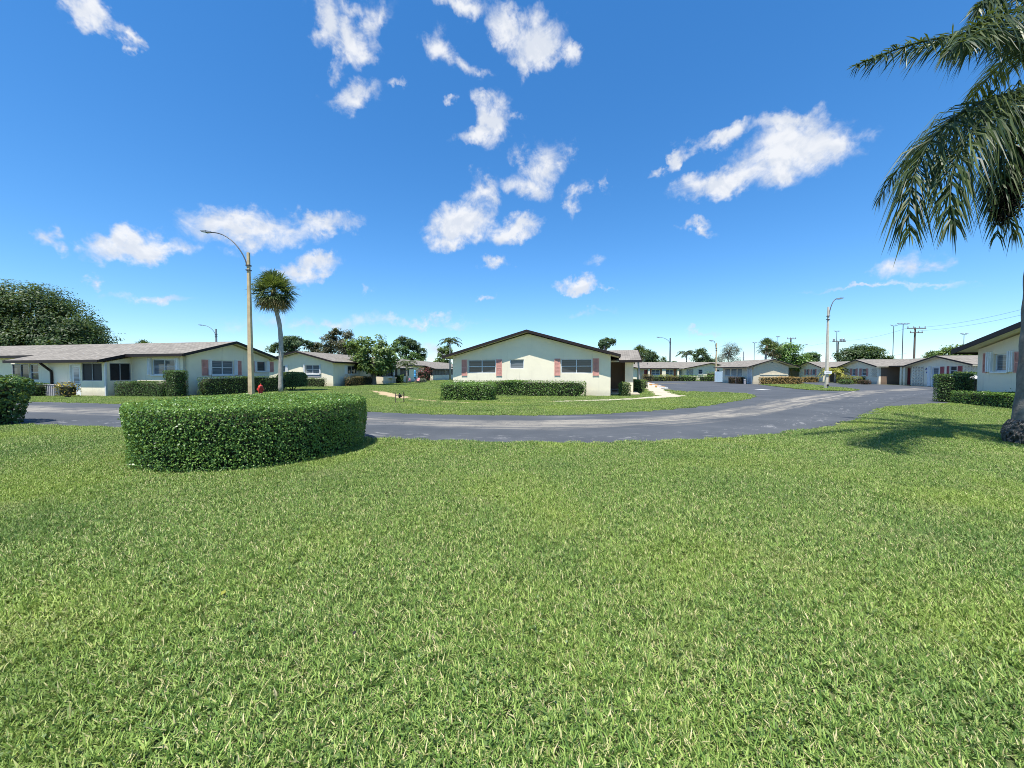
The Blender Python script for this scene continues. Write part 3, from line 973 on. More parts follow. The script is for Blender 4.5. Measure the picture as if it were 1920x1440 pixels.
    def screen_panel(self, W, s0, s1, z0, z1, cols=2):
        f = MB()
        fr = 0.045
        for k in range(cols + 1):
            x = s0 + (s1 - s0 - fr) * k / cols
            W.box(f, x, x + fr, -0.1, -0.03, z0, z1)
        for k in range(cols):
            x = s0 + (s1 - s0 - fr) * k / cols + fr
            y = s0 + (s1 - s0 - fr) * (k + 1) / cols
            W.box(f, x, y, -0.1, -0.033, z0, z0 + fr)
            W.box(f, x, y, -0.1, -0.033, z1 - fr, z1)
        w = self.part('screen_window', f, M['galv'])
        for k in range(cols):
            x = s0 + (s1 - s0 - fr) * k / cols + fr
            y = s0 + (s1 - s0 - fr) * (k + 1) / cols
            p = MB()
            W.box(p, x - 0.01, y + 0.01, -0.07, -0.062, z0 + fr - 0.01, z1 - fr + 0.01)
            self.part('screen', p, M['screen'], w)
        return w

    def breeze_blocks(self, W, s0, s1, z0, z1, cols, rows, mat='white_stucco'):
        """pierced ornamental block panel, built block by block"""
        back = MB()
        W.box(back, s0, s1, 0.002, 0.01, z0, z1)
        b = self.part('block_panel', back, M['grey'])
        bw, bh = (s1 - s0) / cols, (z1 - z0) / rows
        for c in range(cols):
            for r in range(rows):
                m = MB()
                a, z = s0 + bw * c + 0.01, z0 + bh * r + 0.01
                w, h, t = bw - 0.02, bh - 0.02, 0.05
                W.box(m, a, a + t, 0.012, 0.075, z, z + h)
                W.box(m, a + w - t, a + w, 0.012, 0.075, z, z + h)
                W.box(m, a + t, a + w - t, 0.012, 0.072, z, z + t)
                W.box(m, a + t, a + w - t, 0.012, 0.072, z + h - t, z + h)
                W.box(m, a + w * 0.36, a + w * 0.64, 0.012, 0.066, z + h * 0.36, z + h * 0.64)
                self.part('block', m, M[mat], b)
        return b

    def slab(self, quad, uvdir, roofmb, name='roof'):
        roofmb.append(quad)

    def roof(self, quads, fascia_edges, soffit=True, mat='roof', fh=0.165):
        """quads: (ridge a, ridge b, eave b, eave a) top corners of each slope; fascia_edges: point pairs with an outward 2-D vector"""
        V, Fa, UV = [], [], []
        sof = MB()
        for q in quads:
            q = [Vector(p) for p in q]
            b = len(V)
            ax = (q[1] - q[0]).normalized()
            nrm = (q[1] - q[0]).cross(q[3] - q[0]).normalized()
            if nrm.z < 0:
                nrm = -nrm
            dn = nrm.cross(ax)
            for p in q:
                V.append(tuple(p))
                UV.append(((p - q[0]).dot(ax), (p - q[0]).dot(dn)))
            for p in q:
                V.append((p.x, p.y, p.z - 0.05))
                UV.append(((p - q[0]).dot(ax), (p - q[0]).dot(dn)))
            top = (b, b + 1, b + 2, b + 3)
            Fa += [top, (b + 7, b + 6, b + 5, b + 4)]
            Fa += [(b + i, b + 4 + i, b + 4 + (i + 1) % 4, b + (i + 1) % 4) for i in range(4)]
            if soffit:
                sof.prism([(p.x, p.y, p.z - 0.075) for p in q], (0, 0, -0.05))
        me = bpy.data.meshes.new('roof')
        me.from_pydata(V, [], Fa)
        uvl = me.uv_layers.new(name='UVMap')
        for lp in me.loops:
            uvl.data[lp.index].uv = UV[lp.vertex_index]
        r = obj('roof', me, M[mat], self.e)
        if soffit:
            self.part('soffit', sof, M['soffit'], r)
        for (a, b_, out) in fascia_edges:
            mb = MB()
            a, b_ = Vector(a), Vector(b_)
            o = Vector((out[0], out[1], 0)) * 0.006
            mb.prism([tuple(a + o + Vector((0, 0, 0.012))), tuple(b_ + o + Vector((0, 0, 0.012))), tuple(b_ + o - Vector((0, 0, fh))), tuple(a + o - Vector((0, 0, fh)))],
                     (out[0] * 0.035, out[1] * 0.035, 0))
            self.part('fascia', mb, M['fascia'], r)
        return r

    def vent(self, x, y, z, h=0.45, r=0.05):
        mb = MB()
        mb.lathe([(r, z), (r, z + h), (r * 1.4, z + h), (r * 1.4, z + h + 0.06)], x, y, 10)
        return self.part('vent_pipe', mb, M['metal'])


# ---- house with the gable end facing the drive (middle of the picture)
C = House('house', 'cream house with a wide dark-edged gable and salmon shutters, behind the long hedge', (-4.10, 26.70), -13.6)
gw = 10.6
front = Wall(0, 0, 1, 0)
ze, zr = 2.72, 4.27
hol = [(1.13, 3.09, 1.45, 2.37), (4.07, 5.02, 1.76, 2.37), (7.49, 9.45, 1.45, 2.37)]
C.wall(front, 0, gw, 0, ze - 0.12, hol, 'cream', (0, gw / 2, gw, zr - 0.22))
C.window(front, *hol[0], 2, 2, 'glass', 'alu', False)
C.window(front, *hol[1], 1, 1, 'blind', 'alu', False)
C.window(front, *hol[2], 2, 2, 'glass', 'alu', False)
C.shutter(front, 0.66, 1.05, 1.27, 2.38)
C.shutter(front, 3.13, 3.52, 1.27, 2.38)
C.shutter(front, 7.06, 7.44, 1.30, 2.40)
C.shutter(front, 9.50, 9.89, 1.30, 2.40)
C.wall(Wall(gw, 0.2, 0, 1), 0, 22, 0, ze - 0.05, (), 'cream')
C.wall(Wall(0, 22.2, 0, -1), 0, 22, 0, ze - 0.05, (), 'cream')
o, og, back = 0.55, 0.48, 22.4
ridge = gw / 2
C.roof([((ridge, -og, zr), (ridge, back, zr), (-o, back, ze - 0.1), (-o, -og, ze - 0.1)),
        ((ridge, -og, zr), (ridge, back, zr), (gw + o, back, ze - 0.1), (gw + o, -og, ze - 0.1))],
       [((ridge, -og, zr), (-o, -og, ze - 0.1), (0, -1)), ((ridge, -og, zr), (gw + o, -og, ze - 0.1), (0, -1)),
        ((-o, -og, ze - 0.1), (-o, back, ze - 0.1), (-1, 0)), ((gw + o, -og, ze - 0.1), (gw + o, back, ze - 0.1), (1, 0))])
# side entry wing on the right of it
C.wall(Wall(gw + 0.02, 4.6, 1, 0), 0, 1.0, 0, 2.3, (), 'brown')
C.wall(Wall(gw + 1.02, 2.95, 1, 0), 0, 0.55, 0, 2.2, (), 'cream')
C.wall(Wall(gw + 1.57, 3.16, 0, 1), 0, 6.0, 0, 2.25, (), 'cream')
C.wall(Wall(gw + 1.0, 9.0, 0, -1), 0, 5.8, 0, 2.25, (), 'brown')
C.roof([((gw - 1.2, 5.6, 3.20), (gw + 2.05, 5.6, 3.20), (gw + 2.05, 2.5, 2.34), (gw - 1.2, 2.5, 2.34)),
        ((gw - 1.2, 5.6, 3.20), (gw + 2.05, 5.6, 3.20), (gw + 2.05, 9.0, 2.34), (gw - 1.2, 9.0, 2.34))],
       [((gw + 0.6, 2.5, 2.34), (gw + 2.05, 2.5, 2.34), (0, -1)), ((gw + 2.05, 2.5, 2.34), (gw + 2.05, 5.6, 3.20), (1, 0)), ((gw + 2.05, 5.6, 3.20), (gw + 2.05, 9.0, 2.34), (1, 0))], True, 'roof', 0.16)
mb = MB()
mb.box(gw + 0.03, gw + 1.9, 1.6, 4.55, 0.0, 0.1)
C.part('porch_slab', mb, M['walk'])
mb = MB()
mb.box(gw + 0.03, gw + 0.62, 2.2, 2.5, 0.32, 0.38)
mb.box(gw + 0.08, gw + 0.14, 2.24, 2.46, 0.10, 0.32)
mb.box(gw + 0.5, gw + 0.56, 2.24, 2.46, 0.10, 0.32)
bench = tag(mb.build('bench', M['metal']), 'small dark bench tucked beside the house corner at its side porch', 'bench')
bench.location = C.e.location
bench.rotation_euler = C.e.rotation_euler
C.vent(gw - 0.4, 5.9, 3.15, 0.35)

# ---- left house with porch
L = House('house', 'cream house with screened porch and grey shingle roof, left behind the tan lamp post', (-20.50, 24.00), -12.0)
yf, xg, yb = 0.5, -0.46, 6.95
ze, zr = 2.68, 3.72
slope = (zr - ze) / 3.7
fr_ = Wall(-42.0, yf, 1, 0)
w0 = (38.83, 40.76, 1.36, 2.36)
L.wall(fr_, 0, 42.0 + xg, 0, ze - 0.02, [w0], 'cream')
L.window(fr_, *w0, 2, 2, 'blind', 'alu')
L.storm_panel(fr_, w0[0] - 0.32, w0[0] - 0.03, 1.36, 2.42)
L.storm_panel(fr_, w0[1] + 0.03, w0[1] + 0.32, 1.36, 2.42)
gb = Wall(xg, yf, 0, 1)
w1 = (1.71, 3.34, 1.34, 2.34)
w2 = (5.30, 6.16, 1.58, 2.36)
L.wall(gb, 0, yb - yf, 0, ze - 0.1, [w1, w2], 'cream', (0, 3.7 - yf, yb - yf, zr - 0.2))
L.window(gb, *w1, 2, 2, 'blind', 'alu')
L.storm_panel(gb, w1[0] - 0.26, w1[0] - 0.03, 1.30, 2.38)
L.storm_panel(gb, w1[1] + 0.03, w1[1] + 0.26, 1.30, 2.38)
L.shutter(gb, w1[0] - 0.68, w1[0] - 0.28, 1.30, 2.36)
L.shutter(gb, w1[1] + 0.28, w1[1] + 0.62, 1.30, 2.36)
L.window(gb, *w2, 1, 1, 'glass', 'alu')
L.storm_panel(gb, w2[0] - 0.22, w2[0] - 0.03, 1.55, 2.38)
L.storm_panel(gb, w2[1] + 0.03, w2[1] + 0.28, 1.55, 2.38)
L.shutter(gb, w2[0] - 0.52, w2[0] - 0.24, 1.5, 2.36)
L.shutter(gb, w2[1] + 0.3, w2[1] + 0.72, 1.5, 2.36)
L.wall(Wall(xg - 0.2, yb, -1, 0), 0, 41, 0, ze - 0.02, (), 'cream')
# porch in front
px0, px1, pf = -12.4, -4.95, -0.9
ph = ze - slope * (yf - pf) + 0.03 - 0.16
pw = Wall(px0, pf, 1, 0)
q = lambda a: a
win_a = (-0.90, 0.75, 0.98, 2.06)
win_b = (0.80, 1.64, 0.98, 2.06)
dr = (4.49, 5.32, 0.0, 2.02)
scr = (5.46, 7.17, 0.97, 2.1)
L.wall(pw, 0, px1 - px0, 0, ph, [win_a, win_b, dr, scr], 'cream')
L.window(pw, *win_a, 2, 1, 'glass', 'galv', False)
L.window(pw, *win_b, 1, 2, 'glass', 'alu', False)
L.door(pw, dr[0] + 0.03, dr[1] - 0.03, 1.96, 'white', 'curtain', 0.05, (0.2, 0.8, 0.42, 0.93))
L.screen_panel(pw, *scr, 2)
ps = Wall(px1, pf + 0.2, 0, 1)
s2 = (0.03, 1.17, 0.97, 2.1)
L.wall(ps, 0, yf - pf - 0.2, 0, 2.16, [s2], 'white_stucco', None, 0.2, (ph + 0.05, ph + 0.34))
L.screen_panel(ps, *s2, 2)
mb = MB()
mb.box(px1 - 0.05, px1 + 0.05, pf - 0.03, pf + 0.06, 0, ph)
L.part('corner_post', mb, M['alu'])
L.wall(Wall(px0, yf, 0, -1), 0, yf - pf - 0.2, 0, 2.2, (), 'cream')
L.roof([((-42.2, 3.7, zr), (0, 3.7, zr), (0, 0, ze), (-42.2, 0, ze)),
        ((-42.2, 3.7, zr), (0, 3.7, zr), (0, 7.4, ze), (-42.2, 7.4, ze)),
        ((-12.9, 0.0, ze), (-4.65, 0.0, ze), (-4.65, -1.42, ze - slope * 1.42), (-12.9, -1.42, ze - slope * 1.42))],
       [((0, 3.7, zr), (0, 0, ze), (1, 0)), ((0, 3.7, zr), (0, 7.4, ze), (1, 0)), ((-4.65, 0, ze), (0, 0, ze), (0, -1)), ((-42.2, 0, ze), (-12.9, 0, ze), (0, -1)),
        ((-4.65, 0, ze), (-4.65, -1.42, ze - slope * 1.42), (1, 0)), ((-12.9, -1.42, ze - slope * 1.42), (-4.65, -1.42, ze - slope * 1.42), (0, -1)), ((-12.9, 0, ze), (-12.9, -1.42, ze - slope * 1.42), (-1, 0))])
mb = MB()
sx = 2.94
mb.tube([(px0 + sx - 0.3, -1.35, 2.2), (px0 + sx - 0.24, -1.3, 2.05), (px0 + sx, -0.99, 1.6), (px0 + sx, -0.97, 1.4), (px0 + sx, -0.97, 0.15)], 0.075, 4)
L.part('downspout', mb, M['fascia'])

# ---- second house on the left, gable end to the camera, long side running away
Bh = House('house', 'cream row house with bare gable end facing the lawn, partly behind the leafy tree', (-18.60, 40.00), -6.7)
ze, zr = 2.62, 3.72
bw, bl = 7.6, 58.0
bf = Wall(-bw, 0, 1, 0)
h1 = (4.53, 6.08, 1.32, 2.26)
h2 = (1.56, 2.29, 1.52, 2.2)
Bh.wall(bf, 0, bw, 0, ze - 0.08, [h1, h2], 'cream', (0, bw / 2, bw, zr - 0.2))
Bh.window(bf, *h1, 2, 2, 'blind', 'alu')
Bh.storm_panel(bf, h1[0] - 0.2, h1[0] - 0.02, 1.3, 2.3)
Bh.storm_panel(bf, h1[1] + 0.02, h1[1] + 0.2, 1.3, 2.3)
Bh.window(bf, *h2, 1, 1, 'blind', 'alu')
Bh.storm_panel(bf, h2[1] + 0.02, h2[1] + 0.3, 1.45, 2.25)
mb = MB()
bf.box(mb, h1[0] - 0.02, h1[1] + 0.1, 0.004, 0.03, 0.95, 1.22)
Bh.part('vent_panel', mb, M['grey'])
bs = Wall(0, 0.2, 0, 1)
h3 = (2.5, 4.6, 1.28, 2.2)
Bh.wall(bs, 0, bl, 0, ze - 0.04, [h3], 'cream')
Bh.window(bs, *h3, 2, 2, 'glass', 'alu')
Bh.storm_panel(bs, h3[0] - 0.5, h3[0] - 0.03, 1.25, 2.25)
Bh.storm_panel(bs, h3[1] + 0.03, h3[1] + 0.6, 1.25, 2.25)
pq = []
pfas = []
for (ya, yb2) in ((8.2, 16.5), (27.5, 41.0)):
    xo = 1.6
    pwall = Wall(xo, ya + 0.2, 0, 1)
    endw = Wall(0.0, ya, 1, 0)
    zt = ze - 0.29 * (xo + 0.1) - 0.06
    Bh.wall(pwall, 0, yb2 - ya, 0, 0.92, (), 'white_stucco')
    Bh.wall(endw, 0, xo, 0, 0.92, (), 'white_stucco')
    Bh.screen_panel(pwall, 0, (yb2 - ya) * 0.5, 0.92, zt, 4)
    Bh.screen_panel(pwall, (yb2 - ya) * 0.62, yb2 - ya, 0.92, zt, 4)
    Bh.screen_panel(endw, 0.02, xo - 0.12, 0.92, zt + 0.05, 2)
    pq.append(((0.4, ya - 0.4, ze - 0.02), (0.4, yb2 + 0.4, ze - 0.02), (2.15, yb2 + 0.4, ze - 0.54), (2.15, ya - 0.4, ze - 0.54)))
    pfas += [((2.15, ya - 0.4, ze - 0.54), (2.15, yb2 + 0.4, ze - 0.54), (1, 0)), ((0.4, ya - 0.4, ze - 0.02), (2.15, ya - 0.4, ze - 0.54), (0, -1))]
Bh.wall(Wall(-bw, bl, 0, -1), 0, bl - 0.2, 0, ze - 0.04, (), 'cream')
rx = -bw / 2
Bh.roof([((rx, -0.48, zr), (rx, bl, zr), (0.42, bl, ze - 0.02), (0.42, -0.48, ze - 0.02)), ((rx, -0.48, zr), (rx, bl, zr), (-bw - 0.42, bl, ze - 0.02), (-bw - 0.42, -0.48, ze - 0.02))] + pq,
        [((rx, -0.48, zr), (0.42, -0.48, ze - 0.02), (0, -1)), ((rx, -0.48, zr), (-bw - 0.42, -0.48, ze - 0.02), (0, -1)), ((0.42, -0.48, ze - 0.02), (0.42, 7.8, ze - 0.02), (1, 0)), ((0.42, 17, ze - 0.02), (0.42, 27, ze - 0.02), (1, 0)), ((0.42, 41.5, ze - 0.02), (0.42, bl, ze - 0.02), (1, 0))] + pfas)

# ---- near house at the right edge
R = House('house', 'pale stucco gable end with one salmon-shuttered window, at the right edge behind the low hedge', (22.50, 18.60), -107.5)
ze, zr, rw = 2.72, 4.05, 9.2
rf = Wall(0, 0, 1, 0)
w1 = (0.85, 1.59, 1.56, 2.36)
R.wall(rf, 0, rw, 0, ze - 0.1, [w1], 'white_stucco', (0, rw / 2, rw, zr - 0.2))
R.window(rf, *w1, 1, 1, 'blind', 'alu', True, None, 0.06, 0.1)
R.storm_panel(rf, w1[0] - 0.30, w1[0] - 0.03, 1.54, 2.46)
R.storm_panel(rf, w1[1] + 0.03, w1[1] + 0.30, 1.54, 2.46)
R.shutter(rf, w1[0] - 0.52, w1[0] - 0.31, 1.50, 2.42)
R.shutter(rf, w1[1] + 0.32, w1[1] + 0.72, 1.50, 2.42)
R.wall(Wall(0, 16, 0, -1), 0, 15.8, 0, ze - 0.05, (), 'white_stucco')
R.roof([((rw / 2, -0.6, zr), (rw / 2, 16, zr), (-0.62, 16, ze - 0.08), (-0.62, -0.6, ze - 0.08)), ((rw / 2, -0.6, zr), (rw / 2, 16, zr), (rw + 0.6, 16, ze - 0.08), (rw + 0.6, -0.6, ze - 0.08))],
       [((rw / 2, -0.6, zr), (-0.62, -0.6, ze - 0.08), (0, -1)), ((rw / 2, -0.6, zr), (rw + 0.6, -0.6, ze - 0.08), (0, -1)), ((-0.62, -0.6, ze - 0.08), (-0.62, 16, ze - 0.08), (-1, 0))], True, 'roof', 0.22)

# ---- row of gabled homes across the lot on the right
E = House('row_house', 'low row of pale homes with three front gables across the lot at right', (42.90, 38.50), -102.7)
ze, zr = 2.32, 3.16
quads, fas = [], []
fac = Wall(0, 0, 1, 0)
mods = [(0.0, 'door'), (-12.3, 'pair'), (-24.2, 'pair')]
hw = 3.6
for (xc, kind) in mods:
    W = Wall(xc - hw, 0, 1, 0)
    if kind == 'door':
        holes = [(hw - 1.05, hw - 0.15, 0.0, 2.05), (hw + 1.0, hw + 1.75, 1.2, 2.1)]
        E.wall(W, 0, 2 * hw, 0, ze - 0.06, holes, 'white_stucco', (0, hw, 2 * hw, zr - 0.14))
        E.door(W, hw - 0.98, hw - 0.22, 2.0, 'alu', 'blind', 0.04, (0.12, 0.88, 0.06, 0.95))
        E.window(W, *holes[1], 1, 2, 'glass', 'alu')
        E.shutter(W, hw - 0.02, hw + 0.40, 0.9, 2.06, 'darkred')
        E.shutter(W, hw + 0.72, hw + 0.95, 1.1, 2.1, 'darkred')
        E.shutter(W, hw + 1.9, hw + 2.35, 1.1, 2.1, 'darkred')
        E.storm_panel(W, hw - 1.5, hw - 1.12, 0.05, 2.1)
        E.breeze_blocks(W, 0.1, 1.55, 0.05, 2.1, 4, 6)
        E.breeze_blocks(W, 2 * hw - 1.0, 2 * hw - 0.1, 1.25, 2.1, 3, 3)
    else:
        holes = [(hw - 1.45, hw - 0.75, 1.05, 1.95), (hw + 0.45, hw + 1.3, 1.05, 1.95)]
        E.wall(W, 0, 2 * hw, 0, ze - 0.06, holes, 'white_stucco', (0, hw, 2 * hw, zr - 0.14))
        for h in holes:
            E.window(W, *h, 1, 2, 'blind', 'alu')
            E.shutter(W, h[0] - 0.42, h[0] - 0.03, 1.0, 1.98, 'pink')
            E.shutter(W, h[1] + 0.03, h[1] + 0.38, 1.0, 1.98, 'pink')
        E.breeze_blocks(W, 0.15, 1.1, 0.9, 1.95, 3, 4)
        E.breeze_blocks(W, 2 * hw - 1.25, 2 * hw - 0.35, 0.95, 1.95, 3, 4)
    E.wall(Wall(xc + hw, 0.2, 0, 1), 0, 1.9, 0, ze - 0.04, (), 'brown' if kind == 'pair' else 'white_stucco')
    E.wall(Wall(xc - hw, 2.1, 0, -1), 0, 1.9, 0, ze - 0.04, (), 'white_stucco')
    quads += [((xc, -0.5, zr), (xc, 5.0, zr), (xc - hw - 0.4, 5.0, ze - 0.09), (xc - hw - 0.4, -0.5, ze - 0.09)), ((xc, -0.5, zr), (xc, 5.0, zr), (xc + hw + 0.4, 5.0, ze - 0.09), (xc + hw + 0.4, -0.5, ze - 0.09))]
    fas += [((xc, -0.5, zr), (xc - hw - 0.4, -0.5, ze - 0.09), (0, -1)), ((xc, -0.5, zr), (xc + hw + 0.4, -0.5, ze - 0.09), (0, -1))]
for (xa, xb, kind) in ((-8.7, -3.6, 'entry'), (-20.6, -15.9, 'plain'), (3.6, 10.0, 'plain'), (-36.0, -27.8, 'plain')):
    RW = Wall(xa, 2.1, 1, 0)
    n = xb - xa
    if kind == 'entry':
        hl = [(1.0, 1.75, 0, 2.02), (2.7, 3.5, 0, 2.02), (3.9, 4.6, 0, 2.02)]
        E.wall(RW, 0, n, 0, ze, hl, 'cream')
        E.door(RW, 1.03, 1.72, 1.98, 'red', None, 0.04)
        E.door(RW, 2.75, 3.45, 1.98, 'alu', 'screen', 0.04, (0.12, 0.88, 0.06, 0.95))
        E.door(RW, 3.95, 4.55, 1.98, 'alu', 'screen', 0.04, (0.12, 0.88, 0.06, 0.95))
        for xp in (1.95, 2.45, 3.65):
            mb = MB()
            mb.box(xa + xp, xa + xp + 0.24, 0.9, 1.15, 0, ze - 0.1)
            E.part('porch_post', mb, M['cream'])
    else:
        hl = [(n * 0.4, n * 0.4 + 0.85, 0, 2.0)]
        E.wall(RW, 0, n, 0, ze, hl, 'brown' if xa < -10 else 'white_stucco')
        E.door(RW, hl[0][0] + 0.04, hl[0][1] - 0.04, 1.96, 'white', None, 0.04)
    fas.append(((xa + 0.42, 0.75, ze - 0.07), (xb - 0.42, 0.75, ze - 0.07), (0, -1)))
quads += [((-38, 5.0, zr + 0.04), (12, 5.0, zr + 0.04), (12, 0.75, ze - 0.07), (-38, 0.75, ze - 0.07)), ((-38, 5.0, zr + 0.04), (12, 5.0, zr + 0.04), (12, 9.3, ze - 0.07), (-38, 9.3, ze - 0.07))]
E.roof(quads, fas, True, 'roof', 0.13)
E.vent(-4.6, 4.0, zr - 0.2, 0.3)
E.vent(-17.0, 4.0, zr - 0.2, 0.3)
# unit number on the gable: blue figures cut as flat boards
def digit(W, s, z, h, segs, name, parent_house):
    w, t = h * 0.52, h * 0.16
    R_ = {'t': (0, w, h - t, h), 'm': (t, w - t, h / 2 - t / 2, h / 2 + t / 2), 'b': (0, w, 0, t),
          'tl': (0, t, h / 2, h - t), 'tr': (w - t, w, h / 2, h - t), 'bl': (0, t, t, h / 2), 'br': (w - t, w, t, h / 2)}
    mb = MB()
    for k in segs:
        a, b, c, d = R_[k]
        W.box(mb, s + a, s + b, 0.004, 0.02, z + c, z + d)
    parent_house.part(name, mb, M['bluesign'])
Wd = Wall(-hw, 0, 1, 0)
digit(Wd, 1.75, 1.72, 0.24, ['t', 'm', 'b', 'tr', 'bl'], 'number', E)
digit(Wd, 1.91, 1.72, 0.24, ['t', 'b', 'tl', 'tr', 'bl', 'br'], 'number', E)
digit(Wd, 2.07, 1.72, 0.24, ['t', 'm', 'b', 'tl', 'tr', 'bl', 'br'], 'number', E)
mb = MB()
Wd.box(mb, 1.90, 2.06, 0.004, 0.03, 1.40, 1.56)
E.part('letter_plate', mb, M['bluesign'])

# ---- far row facing the parking lot
Fh = House('row_house', 'long low cream row house with shallow front gable across the parking lot', (35.00, 68.00), 0.0)
ze, zr = 2.22, 3.42
x0, x1 = -22.0, 22.0
fw = Wall(x0, 2.0, 1, 0)
wins = [(12.42, 13.93), (14.95, 16.35)]
hl = [(a, b, 0.95, 1.95) for a, b in wins] + [(17.08, 17.81, 0.0, 2.0), (10.97, 11.70, 0.0, 2.0)]
Fh.wall(fw, 0, x1 - x0, 0, ze, hl, 'beige')
for h in hl[:2]:
    Fh.window(fw, *h, 2, 2, 'blind', 'white', True, None, 0.08)
    Fh.shutter(fw, h[0] - 0.42, h[0] - 0.05, 0.5, 2.0, 'terracotta')
    Fh.shutter(fw, h[1] + 0.05, h[1] + 0.42, 0.5, 2.0, 'terracotta')
    for s in (h[0] - 0.85, h[1] + 0.5):
        mb = MB()
        fw.box(mb, s, s + 0.3, 0.3, 0.6, 0, ze - 0.1)
        Fh.part('porch_post', mb, M['cream'])
Fh.door(fw, hl[2][0] + 0.05, hl[2][1] - 0.05, 1.95, 'white', 'glass', 0.04, (0.15, 0.85, 0.55, 0.9))
Fh.door(fw, hl[3][0] + 0.05, hl[3][1] - 0.05, 1.95, 'red', None, 0.04)
quads, fas = [], []
for xc, hwid in ((0.0, 4.3), (-17.2, 4.3)):
    W = Wall(xc - hwid, 0, 1, 0)
    holes = [(hwid - 2.05, hwid - 1.3, 1.15, 1.95), (hwid + 1.0, hwid + 1.7, 1.15, 1.95)]
    Fh.wall(W, 0, 2 * hwid, 0, ze - 0.04, holes, 'cream', (0, hwid, 2 * hwid, 2.98))
    for h in holes:
        Fh.window(W, *h, 1, 2, 'glass', 'alu')
    mb = MB()
    W.box(mb, holes[0][0] - 0.1, holes[0][1] + 0.1, 0.004, 0.04, 0.55, 0.8)
    Fh.part('vent_panel', mb, M['grey'])
    Fh.breeze_blocks(W, 0.15, 1.3, 0.5, 2.0, 2, 3, 'beige')
    quads += [((xc, -0.5, 3.1), (xc, 6.0, 3.1), (xc - hwid - 0.5, 6.0, ze - 0.08), (xc - hwid - 0.5, -0.5, ze - 0.08)), ((xc, -0.5, 3.1), (xc, 6.0, 3.1), (xc + hwid + 0.5, 6.0, ze - 0.08), (xc + hwid + 0.5, -0.5, ze - 0.08))]
    fas += [((xc, -0.5, 3.1), (xc - hwid - 0.5, -0.5, ze - 0.08), (0, -1)), ((xc, -0.5, 3.1), (xc + hwid + 0.5, -0.5, ze - 0.08), (0, -1))]
    Fh.wall(Wall(xc + hwid, 0.2, 0, 1), 0, 1.6, 0, ze - 0.04, (), 'cream')
    Fh.wall(Wall(xc - hwid, 1.8, 0, -1), 0, 1.6, 0, ze - 0.04, (), 'cream')
quads += [((x0, 6.6, zr), (x1, 6.6, zr), (x1, 1.3, ze - 0.03), (x0, 1.3, ze - 0.03)), ((x0, 6.6, zr), (x1, 6.6, zr), (x1, 12.0, ze - 0.03), (x0, 12.0, ze - 0.03))]
fas += [((-12.3, 1.3, ze - 0.03), (-4.9, 1.3, ze - 0.03), (0, -1)), ((4.9, 1.3, ze - 0.03), (x1, 1.3, ze - 0.03), (0, -1))]
Fh.roof(quads, fas, True, 'roof', 0.13)
for xv in (-9.5, 6.2, 8.4):
    Fh.vent(xv, 4.5, 2.85, 0.3)

# ---- utility building beside the drive
U = House('utility_building', 'small beige utility building with louvred windows behind the clipped orange hedge', (30.00, 47.80), 0.0, 'building')
ze, zr = 2.22, 3.12
uw = 4.35
ug = Wall(0, 0, 1, 0)
U.wall(ug, 0, uw, 0, ze - 0.04, (), 'beige', (0, 2.3, uw, zr - 0.1))
mb = MB()
ug.box(mb, 0.8, uw - 0.1, 0.003, 0.05, 1.18, 1.24)
U.part('ledge', mb, M['cream'])
mb = MB()
ug.box(mb, 2.2, 2.4, 0.003, 0.03, 2.66, 2.76)
U.part('gable_vent', mb, M['metal'])
ul = Wall(0, 7.0, 0, -1)
hl = [(5.75, 6.65, 0.0, 2.02), (0.6, 1.9, 1.0, 1.95), (2.1, 3.4, 1.0, 1.95), (3.6, 4.6, 1.0, 1.95)]
U.wall(ul, 0, 6.8, 0, ze - 0.02, hl, 'white_stucco')
U.door(ul, 5.8, 6.6, 1.98, 'alu', None, 0.04)
for h in hl[1:]:
    U.window(ul, *h, 1, 6, 'blind', 'alu')
U.wall(Wall(uw, 0.2, 0, 1), 0, 6.8, 0, ze - 0.04, (), 'beige')
U.roof([((2.3, -0.4, zr), (2.3, 7.6, zr), (-0.95, 7.6, ze - 0.05), (-0.95, -0.4, ze - 0.05)), ((2.3, -0.4, zr), (2.3, 7.6, zr), (uw + 1.1, 7.6, ze - 0.05), (uw + 1.1, -0.4, ze - 0.05))],
       [((2.3, -0.4, zr), (-0.95, -0.4, ze - 0.05), (0, -1)), ((2.3, -0.4, zr), (uw + 1.1, -0.4, ze - 0.05), (0, -1)), ((-0.95, -0.4, ze - 0.05), (-0.95, 7.6, ze - 0.05), (-1, 0))], True, 'roof', 0.1)
uwg = Wall(uw + 0.02, 3.4, 1, 0)
U.wall(uwg, 0, 2.4, 0, ze, [(0.75, 1.35, 0.95, 2.0)], 'cream')
U.window(uwg, 0.75, 1.35, 0.95, 2.0, 1, 2, 'glass', 'alu')
U.roof([((uw, 5.5, 2.75), (uw + 3.0, 5.5, 2.75), (uw + 3.0, 2.9, ze - 0.02), (uw, 2.9, ze - 0.02)), ((uw, 5.5, 2.75), (uw + 3.0, 5.5, 2.75), (uw + 3.0, 8.2, ze - 0.02), (uw, 8.2, ze - 0.02))],
       [((uw, 2.9, ze - 0.02), (uw + 3.0, 2.9, ze - 0.02), (0, -1))], True, 'roof', 0.1)
mb = MB()
mb.lathe([(0.06, 2.0), (0.09, 2.03), (0.09, 2.12), (0.03, 2.15)], -0.12, 0.9, 10)
U.part('porch_lamp', mb, M['white'])

# ---- far roofs and low house glimpsed at the left edge

# ------------------------------------------------------------------ hedges and shrubs
HEDGE_FOOT = []


